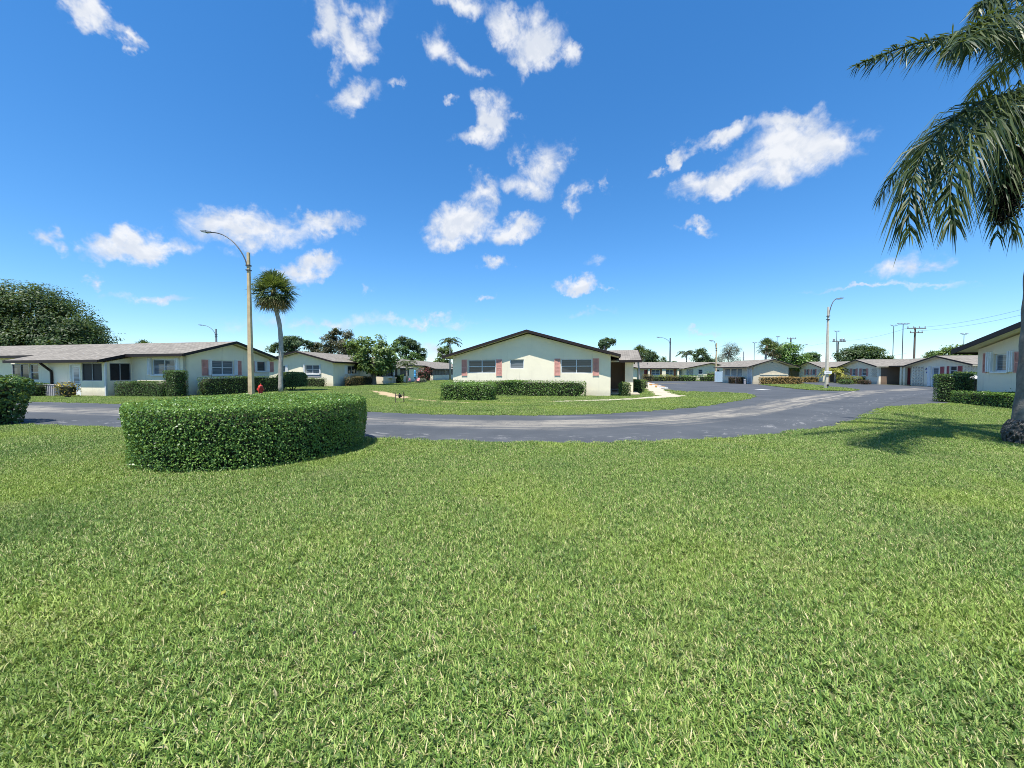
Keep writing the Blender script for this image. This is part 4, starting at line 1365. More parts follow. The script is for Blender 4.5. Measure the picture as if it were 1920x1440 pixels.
def vnoise(P, scale, seed):
    """cheap smooth noise from a few sine products"""
    r = np.random.default_rng(seed)
    out = np.zeros(len(P))
    for k in range(5):
        d = r.normal(size=3)
        out += np.sin(P @ d * scale * (1 + 0.6 * k) + r.uniform(0, 6.28)) / (1 + 0.6 * k)
    return out / 2.2


def hedge(name, label, cx, cy, a, b, h, rot=0.0, n=6.0, leaf=0.045, count=9000, mat='lf_hedge', cat='hedge', group=None, z0=0.0, bulge=0.05, taper=0.0, top_round=0.1, depth=0.08, wob=0.05, stem=0.0, aspect=0.6):
    """clipped plant: a superellipse footprint (n=2 round, n=8 boxy) filled with leaves over a twig core"""
    e = empty(name, (cx, cy, 0), rot)
    tag(e, label, cat, group)
    c, s = math.cos(rot), math.sin(rot)

    def foot(th, k, ins=0.0):
        ct, st_ = np.cos(th), np.sin(th)
        r = (np.abs(ct / (a - ins)) ** n + np.abs(st_ / (b - ins)) ** n) ** (-1.0 / n)
        return ct * r * k, st_ * r * k, r
    per = 2 * math.pi * math.sqrt((a * a + b * b) / 2) if n < 4 else 4 * (a + b)
    side_area, top_area = per * (h - stem), math.pi * a * b if n < 4 else 4 * a * b
    ns = int(count * side_area / (side_area + top_area))
    nt = count - ns
    # sides: uniform along the outline
    tt = np.linspace(0, 2 * np.pi, 720)
    x, y, r = foot(tt, 1.0)
    seg = np.concatenate([[0], np.cumsum(np.hypot(np.diff(x), np.diff(y)))])
    th = np.interp(rng.uniform(0, seg[-1], ns), seg, tt)
    z = stem + (h - stem) * rng.uniform(0, 1, ns) ** 0.92
    k = 1.0 - taper * (1 - z / h)
    rr = top_round
    drop = np.clip((z - (h - rr)) / rr, 0, 1)
    inset = rr * (1 - np.sqrt(1 - drop ** 2 * 0.98)) * 0.8
    x, y, r = foot(th, 1.0)
    x2, y2, _ = foot(th + 0.01, 1.0)
    nx, ny = (y2 - y), -(x2 - x)
    nn = np.hypot(nx, ny) + 1e-9
    nx, ny = nx / nn, ny / nn
    Ps = np.stack([x * k, y * k, z], axis=1)
    Ns = np.stack([nx, ny, 0.25 + drop * 0.9], axis=1)
    lump = vnoise(Ps, 2.2 / max(h, 0.5), int(abs(cx * 31 + cy * 7)) + 3) * wob
    dep = rng.uniform(0, 1, ns) ** 1.5 * depth
    Ps += unit(np.stack([nx, ny, np.zeros(ns)], axis=1)) * (lump - dep - inset)[:, None]
    # top
    th = rng.uniform(0, 2 * np.pi, nt)
    kk = np.sqrt(rng.uniform(0, 1, nt))
    x, y, r = foot(th, kk)
    edge = np.clip((kk * r - (r - rr)) / rr, 0, 1)
    zt = h - rr * (1 - np.sqrt(1 - edge ** 2 * 0.98)) * 0.9
    Pt = np.stack([x, y, zt], axis=1)
    lump = vnoise(Pt, 2.0 / max(h, 0.5), int(abs(cx * 17 + cy * 5)) + 9) * wob
    Pt[:, 2] += lump - rng.uniform(0, 1, nt) ** 1.5 * depth + rng.exponential(0.012, nt)
    Nt = np.stack([x * 0 + edge * np.cos(th) * 0.6, edge * np.sin(th) * 0.6, np.ones(nt)], axis=1)
    Pc = np.concatenate([Ps, Pt])
    Nb = unit(np.concatenate([unit(Ns), unit(Nt)]))
    stray = (rng.uniform(0, 1, len(Pc)) < 0.02) * rng.exponential(0.5 * leaf + 0.012, len(Pc))
    Pc = Pc + Nb * stray[:, None]
    holes = vnoise(Pc, 7.0 / max(h, 0.6), int(abs(cx * 5 + cy * 3)) + 1)
    keep = ~((holes > 0.62) & (Pc[:, 2] < h * 0.35) & (rng.uniform(0, 1, len(Pc)) < 0.8))
    Pc, Nb = Pc[keep], Nb[keep]
    N = Nb + rng.normal(0, 0.6, (len(Pc), 3))
    Lf = leaf * rng.uniform(0.7, 1.35, len(Pc))
    V, Fa = leaf_quads(Pc, N, Lf, Lf * aspect)
    obj('foliage', mesh_np('foliage', V, Fa), M[mat], e)
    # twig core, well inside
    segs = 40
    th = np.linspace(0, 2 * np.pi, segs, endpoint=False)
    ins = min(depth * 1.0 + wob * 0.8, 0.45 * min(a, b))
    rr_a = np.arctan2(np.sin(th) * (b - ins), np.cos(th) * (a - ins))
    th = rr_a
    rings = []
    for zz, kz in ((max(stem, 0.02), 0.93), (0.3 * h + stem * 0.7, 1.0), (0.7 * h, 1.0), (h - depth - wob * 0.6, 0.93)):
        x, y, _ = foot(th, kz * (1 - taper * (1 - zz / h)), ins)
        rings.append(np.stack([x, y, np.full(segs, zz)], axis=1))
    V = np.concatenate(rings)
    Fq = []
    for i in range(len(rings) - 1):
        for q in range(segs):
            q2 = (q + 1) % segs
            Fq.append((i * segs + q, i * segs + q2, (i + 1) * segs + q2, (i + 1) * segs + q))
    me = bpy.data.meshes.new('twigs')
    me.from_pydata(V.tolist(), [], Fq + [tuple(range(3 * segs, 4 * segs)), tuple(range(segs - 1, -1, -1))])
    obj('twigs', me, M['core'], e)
    if stem > 0:
        mb = MB()
        for q in range(4):
            aa = q * 1.57 + 0.4
            mb.tube([(0.10 * math.cos(aa) * a, 0.10 * math.sin(aa) * b, -0.02), (0.16 * math.cos(aa) * a, 0.16 * math.sin(aa) * b, stem * 0.6), (0.3 * math.cos(aa) * a, 0.3 * math.sin(aa) * b, stem + 0.15)], [0.05, 0.04, 0.03], 6)
        mb.build('stem', M['bark'], e)
    tt = np.linspace(0, 2 * np.pi, 40, endpoint=False)
    x, y, _ = foot(tt, 0.94)
    HEDGE_FOOT.append(np.stack([cx + x * c - y * s, cy + x * s + y * c], axis=1))
    return e


def hloc(H, x, y):
    return H.to_world(x, y)


hedge('round_hedge', 'large round clipped hedge on the front lawn, left of centre', -5.02, 7.68, 1.97, 1.97, 1.0, 0, 2.0, 0.034, 80000, wob=0.035, depth=0.12, top_round=0.07, bulge=0.0, aspect=0.62, taper=0.02)
hedge('rounded_bush', 'big dark leafy bush cut off by the left picture edge, beside the drive', -16.6, 11.1, 2.2, 1.15, 1.36, 0.0, 2.6, 0.085, 15000, 'lf_dark', 'bush', wob=0.10, depth=0.16, top_round=0.3, taper=0.16)
# along the middle house
cx, cy = hloc(C, 4.55, -0.75)
hedge('hedge', 'long low hedge along the foot of the wide gabled house in the middle', cx, cy, 4.55, 0.42, 0.97, C.e.rotation_euler[2], 10, 0.06, 13000, 'lf_hedge', wob=0.05)
cx, cy = (-2.38, 20.67)
hedge('hedge', 'low rounded clipped hedge on the lawn in front of the middle house', cx, cy + 0.55, 1.5, 0.8, 0.93, -0.12, 4.0, 0.06, 9000, 'lf_hedge', wob=0.06, top_round=0.18)
cx, cy = (7.21, 24.60)
hedge('round_shrub', 'small egg-shaped shrub in front of the brown porch wall of the middle house', cx, cy, 0.36, 0.36, 0.86, 0, 2.4, 0.06, 1600, 'lf_light', 'shrub', wob=0.05, top_round=0.2)
cx, cy = (9.36, 28.60)
hedge('round_shrub', 'rounded shrub at the far porch corner of the middle house, next to the sidewalk', cx, cy, 0.46, 0.46, 0.98, 0, 2.6, 0.06, 2000, 'lf_light', 'shrub', wob=0.05, top_round=0.2)
cx, cy = (12.10, 37.00)
hedge('hedge', 'small low hedge behind the rounded porch shrub, by the parking sidewalk', cx, cy, 0.6, 1.6, 0.75, 0, 5, 0.07, 1500, 'lf_light', wob=0.05)
# left house
cx, cy = hloc(L, -2.65, -0.35)
hedge('hedge', 'low hedge under the white-shuttered window of the porch house', cx, cy, 1.95, 0.45, 0.92, L.e.rotation_euler[2], 8, 0.055, 7000, 'lf_dark', wob=0.04)
cx, cy = hloc(L, -0.42, -0.15)
hedge('hedge', 'tall narrow square-cut hedge block at the corner of the porch house', cx, cy, 0.50, 0.45, 1.62, L.e.rotation_euler[2], 8, 0.055, 4200, 'lf_dark', wob=0.03)
cx, cy = hloc(L, 0.55, 4.0)
hedge('hedge', 'dark hedge along the shaded gable wall behind the fire hydrant', cx, cy, 0.42, 3.4, 1.2, L.e.rotation_euler[2], 10, 0.06, 8000, 'lf_dark', wob=0.04)
cx, cy = hloc(L, -10.2, -1.8)
hedge('hedge', 'dark square hedge under the left porch windows, beside the grey cabinet', cx, cy, 1.5, 0.5, 0.82, L.e.rotation_euler[2], 7, 0.06, 4200, 'lf_dark', wob=0.04)
cx, cy = (-26.82, 23.20)
hedge('croton_bush', 'yellow and dark red croton bush beside the white porch door', cx, cy, 0.62, 0.5, 0.92, 0, 2.2, 0.12, 420, 'lf_croton', 'bush', wob=0.12, depth=0.3, stem=0.12, top_round=0.4, aspect=0.35)
# between the houses
cx, cy = (-18.56, 32.50)
hedge('round_shrub', 'big domed topiary shrub on a short stem next to the fan palm', cx, cy, 1.12, 1.12, 1.5, 0, 2.2, 0.07, 8000, 'lf_light', 'shrub', wob=0.05, top_round=0.55, stem=0.3)
cx, cy = hloc(Bh, -1.9, -0.8)
hedge('hedge', 'sparse low hedge under the gable window of the second house', cx, cy, 1.5, 0.35, 0.92, Bh.e.rotation_euler[2], 8, 0.075, 1500, 'lf_light', wob=0.06)
cx, cy = hloc(Bh, 0.9, 3.6)
hedge('hedge', 'rusty brown-green square hedge under the shaded side window of the second house', cx, cy, 0.55, 2.6, 1.0, Bh.e.rotation_euler[2], 6, 0.075, 3000, 'lf_rust', wob=0.05)
# right house
cx, cy = 21.45, 17.15
rr_ = math.radians(-107.5)
hedge('hedge', 'long low square hedge in front of the pale gable at the right edge', cx - 0.18, cy - 0.65, 2.6, 0.42, 0.62, rr_, 10, 0.055, 9000, 'lf_hedge', wob=0.03)
cx, cy = (22.52, 19.60)
hedge('hedge', 'tall dark square hedge block at the lot entrance, left of the right-hand house', cx, cy, 0.55, 0.6, 1.42, 0.35, 6, 0.06, 4500, 'lf_dark', wob=0.04)
cx, cy = (25.57, 21.40)
hedge('hedge', 'taller dark hedge half hidden behind the square hedge block at the lot entrance', cx, cy, 0.9, 0.6, 1.5, 0.5, 5, 0.07, 3000, 'lf_dark', wob=0.06)
# lot and far row
cx, cy = (32.34, 46.20)
hedge('hedge', 'clipped orange-leaved hedge on the grass island in front of the utility building', cx, cy, 2.5, 0.5, 0.92, 0.05, 10, 0.08, 4200, 'lf_orange', wob=0.05)
cx, cy = (43.47, 56.00)
hedge('hedge', 'low orange-brown hedge in front of the farthest gable of the right row', cx, cy, 1.1, 0.4, 0.8, 0.1, 8, 0.09, 1200, 'lf_orange', wob=0.05)
cx, cy = (28.86, 50.40)
hedge('square_shrub', 'left one of two wine-coloured cube shrubs beside the utility building', cx, cy, 0.42, 0.42, 0.86, 0, 5, 0.08, 800, 'lf_wine', 'shrub', 'cube shrubs by the utility building', wob=0.05)
cx, cy = (29.34, 49.40)
hedge('square_shrub', 'right one of two wine-coloured cube shrubs beside the utility building', cx, cy, 0.42, 0.42, 0.86, 0, 5, 0.08, 800, 'lf_wine', 'shrub', 'cube shrubs by the utility building', wob=0.05)
for (x_, y_, a_, h_, m_, lab) in [
        (21.48, 61, 1.0, 1.15, 'lf_rust', 'brownish spiky shrub at the far end of the parking sidewalk'),
        (23.67, 63, 1.5, 0.95, 'lf_light', 'light green shrub next right of the brownish one before the far row house'),
        (25.44, 63.5, 1.4, 1.05, 'lf_yellow', 'yellow-green shrub below the windows of the far row house'),
        (26.67, 63.5, 1.0, 0.9, 'lf_rust', 'small rusty shrub between two greener ones below the far row house windows'),
        (27.99, 63.5, 1.2, 0.95, 'lf_light', 'light green shrub before the white door of the far row house'),
        (29.26, 63, 1.3, 1.0, 'lf_hedge', 'dark green shrub below the left gable window of the far row house'),
        (31.62, 62.5, 1.5, 1.0, 'lf_hedge', 'wide green shrub under the right half of the far front gable'),
        (34.23, 65.5, 1.4, 1.6, 'lf_light', 'taller light green shrub against the far front gable, left of the blue fence'),
        (32.60, 60.0, 1.4, 0.85, 'lf_wine', 'low dark shrub in front of the pale blue fence')]:
    hedge('shrub', lab, x_, y_, a_, 0.7, h_, 0.2, 2.4, 0.13, 700, m_, 'shrub', 'shrubs along the far row house', wob=0.12, depth=0.25, top_round=0.45, aspect=0.4)
for (x_, y_, a_, h_, m_, lab) in [
        (43.25, 50, 1.1, 1.05, 'lf_yellow', 'yellow-green shrub under the middle gable of the right row, left end'),
        (44.49, 49.6, 0.9, 0.95, 'lf_yellow', 'yellow-green shrub under the two shuttered windows of the right row'),
        (45.93, 49.6, 0.9, 1.0, 'lf_yellow', 'third yellow-green shrub under the middle gable, nearest the brown entry'),
        (46.45, 49.2, 0.7, 0.9, 'lf_light', 'pale green shrub at the brown entry wall of the right row'),
        (40.96, 47.2, 0.85, 0.62, 'lf_dark', 'low dark shrub with pale blossoms at the lot edge by the middle gable'),
        (43.13, 47.0, 0.6, 0.55, 'lf_wine', 'low dark red shrub at the lot edge before the brown entry')]:
    hedge('shrub', lab, x_, y_, a_, 0.6, h_, 0.2, 2.4, 0.1, 800, m_, 'shrub', 'shrubs before the right row', wob=0.1, depth=0.22, top_round=0.4, aspect=0.4)
cx, cy = (-12.81, 56.00)
hedge('red_leaf_shrub', 'tall dark red leafy shrub among the patio ornaments of the second house', cx, cy, 1.3, 0.9, 2.15, 0, 2.0, 0.22, 520, 'lf_red', 'shrub', wob=0.25, depth=0.6, top_round=1.0, stem=0.25, aspect=0.3)
cx, cy = (-15.28, 52.00)
hedge('square_shrub', 'little square-cut green shrub between the patio table and the small palm', cx, cy, 0.6, 0.6, 1.1, 0, 5, 0.09, 900, 'lf_hedge', 'shrub', wob=0.04)
cx, cy = (-12.80, 54.00)
hedge('shrub', 'low pale green clump at the foot of the red-leaved shrub', cx, cy, 0.8, 0.5, 0.55, 0, 2.2, 0.12, 400, 'lf_grey', 'shrub', wob=0.1, depth=0.2, top_round=0.3)

# ------------------------------------------------------------------ broadleaf trees
def tree(name, label, base, trunk_h, trunk_r, blobs, clumps, leaves, cs, leaf, mat, cat='tree', group=None, flat=0.75, bark='bark', shell=0.55, limbs=9, lean=(0, 0), aspect=0.55):
    """trunk, limbs and a crown of leaf clumps spread through the given ellipsoids (x, y, z, rx, ry, rz relative to the base)"""
    e = empty(name, (base[0], base[1], 0))
    tag(e, label, cat, group)
    bl = np.array(blobs, dtype=float)
    wgt = (bl[:, 3] * bl[:, 4] * bl[:, 5]) ** (2 / 3)
    which = rng.choice(len(bl), clumps, p=wgt / wgt.sum())
    d = unit(rng.normal(size=(clumps, 3)))
    rad = shell + (1 - shell) * rng.uniform(0, 1, clumps) ** 0.6
    cen = bl[which, :3] + d * bl[which, 3:6] * rad[:, None]
    size = cs * rng.uniform(0.65, 1.3, clumps)
    leaves, leaf = int(leaves * 1.8), leaf * 1.2
    per = max(6, leaves // clumps)
    Pc = np.repeat(cen, per, axis=0)
    dd = np.clip(rng.normal(size=(len(Pc), 3)), -1.6, 1.6) * np.array([1, 1, flat])
    Pc = Pc + dd * np.repeat(size, per)[:, None] * 0.5
    N = np.repeat(d, per, axis=0) * 0.5 + unit(dd) * 0.5 + np.array([0, 0, 0.55]) + rng.normal(0, 0.4, (len(Pc), 3))
    keep = Pc[:, 2] > 0.25
    Pc, N = Pc[keep], N[keep]
    Lf = leaf * rng.uniform(0.7, 1.4, len(Pc))
    V, Fa = leaf_quads(Pc, N, Lf, Lf * aspect)
    obj('crown', mesh_np('crown', V, Fa), M[mat], e)
    mb = MB()
    top = (lean[0], lean[1], trunk_h)
    mb.tube([(0, 0, -0.1), (lean[0] * 0.2, lean[1] * 0.2, trunk_h * 0.4), top], [trunk_r * 1.25, trunk_r * 0.9, trunk_r * 0.7], 9)
    for k in rng.choice(clumps, min(limbs, clumps), replace=False):
        c = cen[k]
        m = (np.array(top) * 0.5 + c * 0.5) + np.array([0, 0, 0.12 * np.linalg.norm(c - np.array(top))])
        mb.tube([top, tuple(m), tuple(c)], [trunk_r * 0.55, trunk_r * 0.33, trunk_r * 0.1], 6)
    mb.build('trunk', M[bark], e)
    return e


tree('broadleaf_tree', 'huge dark domed tree rising behind the porch house at the left edge', (-64.88, 52.0), 4.0, 0.6,
     [(-1.5, 0, 7.5, 7.4, 6, 5.6), (4.2, 0, 5.9, 5.0, 4, 4.0), (-7.5, 0, 7.6, 6.0, 5, 5.4), (1.5, -2, 4.6, 7.8, 4, 2.6)], 420, 62000, 1.6, 0.24, 'lf_tree', limbs=22, shell=0.55)
tree('pine_tree', 'spreading pine with open clumped crown behind the leaning fan palm', (-44.87, 78.0), 5.5, 0.28,
     [(-2.6, 0, 6.2, 1.7, 1.4, 1.2), (0.2, 0, 7.5, 2.2, 1.5, 1.2), (2.3, 0, 6.9, 1.8, 1.4, 1.0), (1.0, 0, 5.0, 2.6, 1.4, 0.9), (-1.2, 0, 4.4, 2.0, 1.2, 0.8)], 60, 5200, 0.75, 0.26, 'lf_pine', limbs=20)
tree('bushy_tree', 'low olive-brown bushy tree between the pine and the tall brownish tree', (-41.03, 80.0), 3.0, 0.2,
     [(0, 0, 5.6, 2.2, 1.4, 2.0), (-1.5, 0, 4.4, 2.0, 1.2, 1.4)], 36, 3000, 0.8, 0.26, 'lf_olive', limbs=8)
tree('tall_tree', 'tall brownish-green tree with pale limbs behind the second house', (-35.03, 78.0), 6.0, 0.26,
     [(-0.6, 0, 8.2, 1.6, 1.3, 1.9), (1.5, 0, 7.8, 1.7, 1.3, 2.2), (-2.2, 0, 7.4, 1.1, 1.0, 1.7), (2.6, 0, 5.8, 1.3, 1.1, 1.9), (-2.2, 0, 5.2, 1.2, 1, 1.4), (0.6, 0, 5.4, 1.3, 1, 1.8)], 64, 5600, 0.85, 0.26, 'lf_olive', limbs=22, bark='palmbark')
tree('leafy_tree', 'bright leafy tree with big pale leaves standing on the lawn before the second house', (-15.98, 44.5), 2.0, 0.2,
     [(0.2, 0, 3.2, 2.5, 1.9, 1.7), (-0.3, 0, 4.9, 1.6, 1.3, 1.0), (1.5, 0, 4.4, 1.4, 1.2, 1.1), (-2.0, 0, 4.2, 1.2, 1.0, 0.9), (0.3, 0, 2.2, 2.3, 1.6, 0.8)], 90, 2900, 0.6, 0.27, 'lf_light', limbs=18, shell=0.6)
tree('pine_tree', 'flat-topped pine with bare limbs above the roof right of the leafy tree', (-23.06, 84.0), 7.0, 0.3,
     [(-0.2, 0, 8.2, 2.0, 1.5, 0.8), (1.0, 0, 7.4, 1.6, 1.2, 0.8), (3.1, 0, 5.4, 1.1, 1, 1.4), (2.4, 0, 6.6, 1.0, 0.9, 0.6)], 42, 3600, 0.7, 0.26, 'lf_pine', limbs=16)
tree('dense_tree', 'dense dark rounded tree under the flat-topped pine behind the second house', (-23.08, 82.0), 3.0, 0.3,
     [(-0.6, 0, 4.6, 3.2, 2.0, 2.3), (2.0, 0, 3.6, 2.2, 1.6, 1.5)], 60, 5200, 0.9, 0.25, 'lf_dark', limbs=8)
tree('bushy_tree', 'yellow-green bushy tree below the coconut palm, left of the middle house roof', (-17.17, 96.0), 4.0, 0.25,
     [(0, 0, 5.6, 2.2, 1.8, 2.2), (2.0, 0, 6.4, 1.8, 1.5, 1.2), (-0.6, 0, 3.6, 2.2, 1.8, 1.6)], 44, 3200, 0.8, 0.26, 'lf_light', limbs=8)
tree('pine_tree', 'small round pine top peeking over the middle house roof ridge', (17.08, 70.0), 5.5, 0.2,
     [(0, 0, 7.0, 1.4, 1.2, 0.75), (-0.6, 0, 6.3, 1.2, 1.0, 0.5)], 20, 1500, 0.55, 0.24, 'lf_pine', limbs=8)
tree('dense_tree', 'sloping dark green tree mass right of the fan palm behind the middle house', (30.51, 84.0), 2.5, 0.25,
     [(-1.4, 0, 4.6, 2.2, 1.5, 1.6), (1.0, 0, 3.8, 2.2, 1.5, 1.3), (2.6, 0, 3.2, 1.4, 1.2, 0.8)], 44, 3400, 0.8, 0.25, 'lf_tree', limbs=8)
tree('dense_tree', 'dense round-topped tree right of the coconut palm behind the far row house', (41.96, 86.0), 2.5, 0.25,
     [(0, 0, 4.4, 2.1, 1.6, 2.1), (1.6, 0, 3.4, 1.6, 1.3, 1.4)], 46, 3600, 0.8, 0.25, 'lf_tree', limbs=8)
tree('wispy_tree', 'tall wispy grey-green tree with see-through crown behind the far row house', (51.65, 92.0), 6.0, 0.16,
     [(0, 0, 6.4, 1.7, 1.2, 2.2), (1.6, 0, 6.6, 0.9, 0.8, 2.0), (-2.0, 0, 4.4, 1.6, 1.1, 1.5), (1.8, 0, 4.0, 1.3, 1, 1.2)], 60, 2600, 0.85, 0.2, 'lf_grey', limbs=26, shell=0.35, aspect=0.35)
tree('flowering_tree', 'thick green tree with reddish patches right of the twin fan palms', (47.39, 66.0), 2.5, 0.25,
     [(0, 0, 4.0, 2.6, 1.7, 2.1), (-0.6, 0, 5.2, 1.5, 1.2, 1.1), (2.4, 0, 3.0, 1.4, 1.2, 1.2)], 60, 4600, 0.85, 0.22, 'lf_hedge', limbs=10)
tree('umbrella_tree', 'small dark umbrella-shaped tree behind the farthest gable of the right row', (74.14, 95.0), 4.0, 0.2,
     [(0, 0, 5.6, 1.7, 1.4, 0.55), (0, 0, 4.7, 2.0, 1.5, 0.4), (0.2, 0, 3.9, 2.1, 1.5, 0.35)], 34, 2400, 0.6, 0.24, 'lf_dark', limbs=14)
tree('dense_tree', 'wide dark green domed tree behind the middle gable of the right row', (65.18, 72.0), 2.5, 0.3,
     [(-1.6, 0, 4.2, 2.6, 1.8, 1.9), (1.6, 0, 4.4, 2.7, 1.8, 2.0), (-0.2, 0, 4.9, 2.0, 1.5, 1.5), (4.6, 0, 3.2, 2.0, 1.4, 1.1)], 84, 6400, 0.95, 0.26, 'lf_tree', limbs=12)
tree('bushy_tree', 'yellow-green bushy trees behind the nearest gable of the right row', (59.98, 52.0), 2.0, 0.2,
     [(-1.2, 0, 3.7, 1.6, 1.2, 1.0), (1.0, 0, 4.0, 1.8, 1.3, 1.2), (2.6, 0, 3.8, 1.6, 1.2, 1.0), (4.0, 0, 3.6, 1.5, 1.2, 1.0)], 52, 3600, 0.75, 0.24, 'lf_light', limbs=8)

# ------------------------------------------------------------------ palms
def fan_leaves(center, n, rmin, rmax, elev_lo, elev_hi, segs, seg_len, width, droop, mat_split=None):
    """fan palm leaves: returns arrays for stalks and blades"""
    V, T = [], []
    for k in range(n):
        a = 2.399 * k + rng.uniform(-0.3, 0.3)
        f = (k + 0.5) / n
        el = elev_hi + (elev_lo - elev_hi) * f
        d = np.array([math.cos(a) * math.cos(el), math.sin(a) * math.cos(el), math.sin(el)])
        r = rng.uniform(rmin, rmax)
        side = np.cross(d, [0, 0, 1.0])
        side /= np.linalg.norm(side) + 1e-6
        up = np.cross(side, d)
        hub = np.array(center) + d * r
        p0 = np.array(center) + d * 0.1
        b = len(V)
        V += [p0 - side * 0.02, p0 + side * 0.02, hub + side * 0.015, hub - side * 0.015]
        T += [(b, b + 1, b + 2), (b, b + 2, b + 3)]
        for s in range(segs):
            g = (s / (segs - 1) - 0.5) * 4.4
            dirn = d * math.cos(g) + side * math.sin(g) + up * (0.25 * math.cos(2 * g) + rng.uniform(-0.15, 0.15))
            dirn /= np.linalg.norm(dirn)
            ln = seg_len * (0.65 + 0.35 * math.cos(g * 0.6)) * rng.uniform(0.85, 1.12)
            mid = hub + dirn * ln * 0.55
            tip = hub + dirn * ln * 0.9 + np.array([0, 0, -droop * ln * rng.uniform(0.6, 1.4)])
            wv = np.cross(dirn, up + rng.normal(0, 0.3, 3))
            wv /= np.linalg.norm(wv) + 1e-6
            b = len(V)
            V += [hub - wv * width * 0.25, hub + wv * width * 0.25, mid + wv * width * 0.5, mid - wv * width * 0.5, tip]
            T += [(b, b + 1, b + 2), (b, b + 2, b + 3), (b + 3, b + 2, b + 4)]
    return np.array(V), np.array(T)


def fan_palm(name, label, base, path, r0, r1, crown_r, n=34, segs=22, group=None, dry=8, width=0.05, cat='palm tree', bark='palmbark'):
    e = empty(name, (base[0], base[1], 0))
    tag(e, label, cat, group)
    pts = resample([(p[0], p[1]) for p in path], 4)
    zs = np.interp(np.linspace(0, 1, len(pts)), np.linspace(0, 1, len(path)), [p[2] for p in path])
    P3 = np.column_stack([pts, zs])
    rad = np.linspace(r0, r1, len(P3)) * (1 + 0.06 * np.sin(np.arange(len(P3)) * 2.1))
    mb = MB()
    mb.tube(P3, rad, 10)
    mb.build('trunk', M[bark], e, True)
    top = P3[-1]
    mb = MB()
    mb.tube([top - np.array([0, 0, 0.75]), top - np.array([0, 0, 0.3]), top + np.array([0, 0, 0.15])], [r1 * 1.15, r1 * 1.6, r1 * 1.0], 10)
    mb.build('boots', M['palmtop'], e)
    L_ = crown_r * 0.62
    V, T = fan_leaves(top, n, crown_r * 0.42, crown_r * 0.55, math.radians(-45), math.radians(86), segs, L_, width, 0.18)
    obj('crown', mesh_np('crown', V, T), M['lf_fan'], e)
    if dry:
        V, T = fan_leaves(top - np.array([0, 0, 0.1]), dry, crown_r * 0.38, crown_r * 0.5, math.radians(-62), math.radians(-28), segs, L_ * 0.9, width, 0.3)
        obj('dry_leaves', mesh_np('dry_leaves', V, T), M['lf_dry'], e)
    return e


bx_, by_ = (-17.71, 29.40)
fan_palm('fan_palm', 'slim leaning fan palm with round crown between the left houses, next to the lamp post', (bx_, by_),
         [(0, 0, -0.1), (0.05, 0, 1.8), (0.10, 0, 3.6), (0.02, 0, 5.1), (-0.25, 0, 6.4), (-0.38, 0, 7.6)], 0.17, 0.14, 1.8, 60, 28, None, 20, 0.06)
bx_, by_ = (19.26, 58.00)
fan_palm('fan_palm', 'fan palm with thin trunk before the left end of the far row house', (bx_, by_), [(0, 0, -0.1), (-0.1, 0, 1.6), (-0.25, 0, 3.2), (-0.1, 0, 4.3)], 0.14, 0.12, 1.5, 30, 18, None, 6, 0.07)
bx_, by_ = (40.65, 62.00)
fan_palm('fan_palm', 'left one of the twin fan palms behind the utility building', (bx_, by_), [(0, 0, -0.1), (0.1, 0, 2.5), (0.3, 0, 5.6)], 0.17, 0.15, 1.65, 26, 16, 'twin fan palms', 4, 0.09)
bx_, by_ = (42.27, 63.00)
fan_palm('fan_palm', 'right one of the twin fan palms behind the utility building', (bx_, by_), [(0, 0, -0.1), (0.1, 0, 2.3), (0.5, 0, 5.1)], 0.17, 0.15, 1.7, 26, 16, 'twin fan palms', 5, 0.09)
bx_, by_ = (-63.13, 66.00)
fan_palm('fan_palm', 'fan palm top just showing over the ridge of the porch house', (bx_, by_), [(0, 0, -0.1), (0, 0, 2.5), (0.1, 0, 5.6)], 0.17, 0.15, 1.7, 22, 14, None, 3, 0.1)
bx_, by_ = (60.94, 56.00)
fan_palm('fan_palm', 'fan palm top over the roof, left of the yellow-green trees at right', (bx_, by_), [(0, 0, -0.1), (0, 0, 2.0), (0.1, 0, 3.3)], 0.17, 0.15, 1.5, 22, 14, None, 2, 0.1)


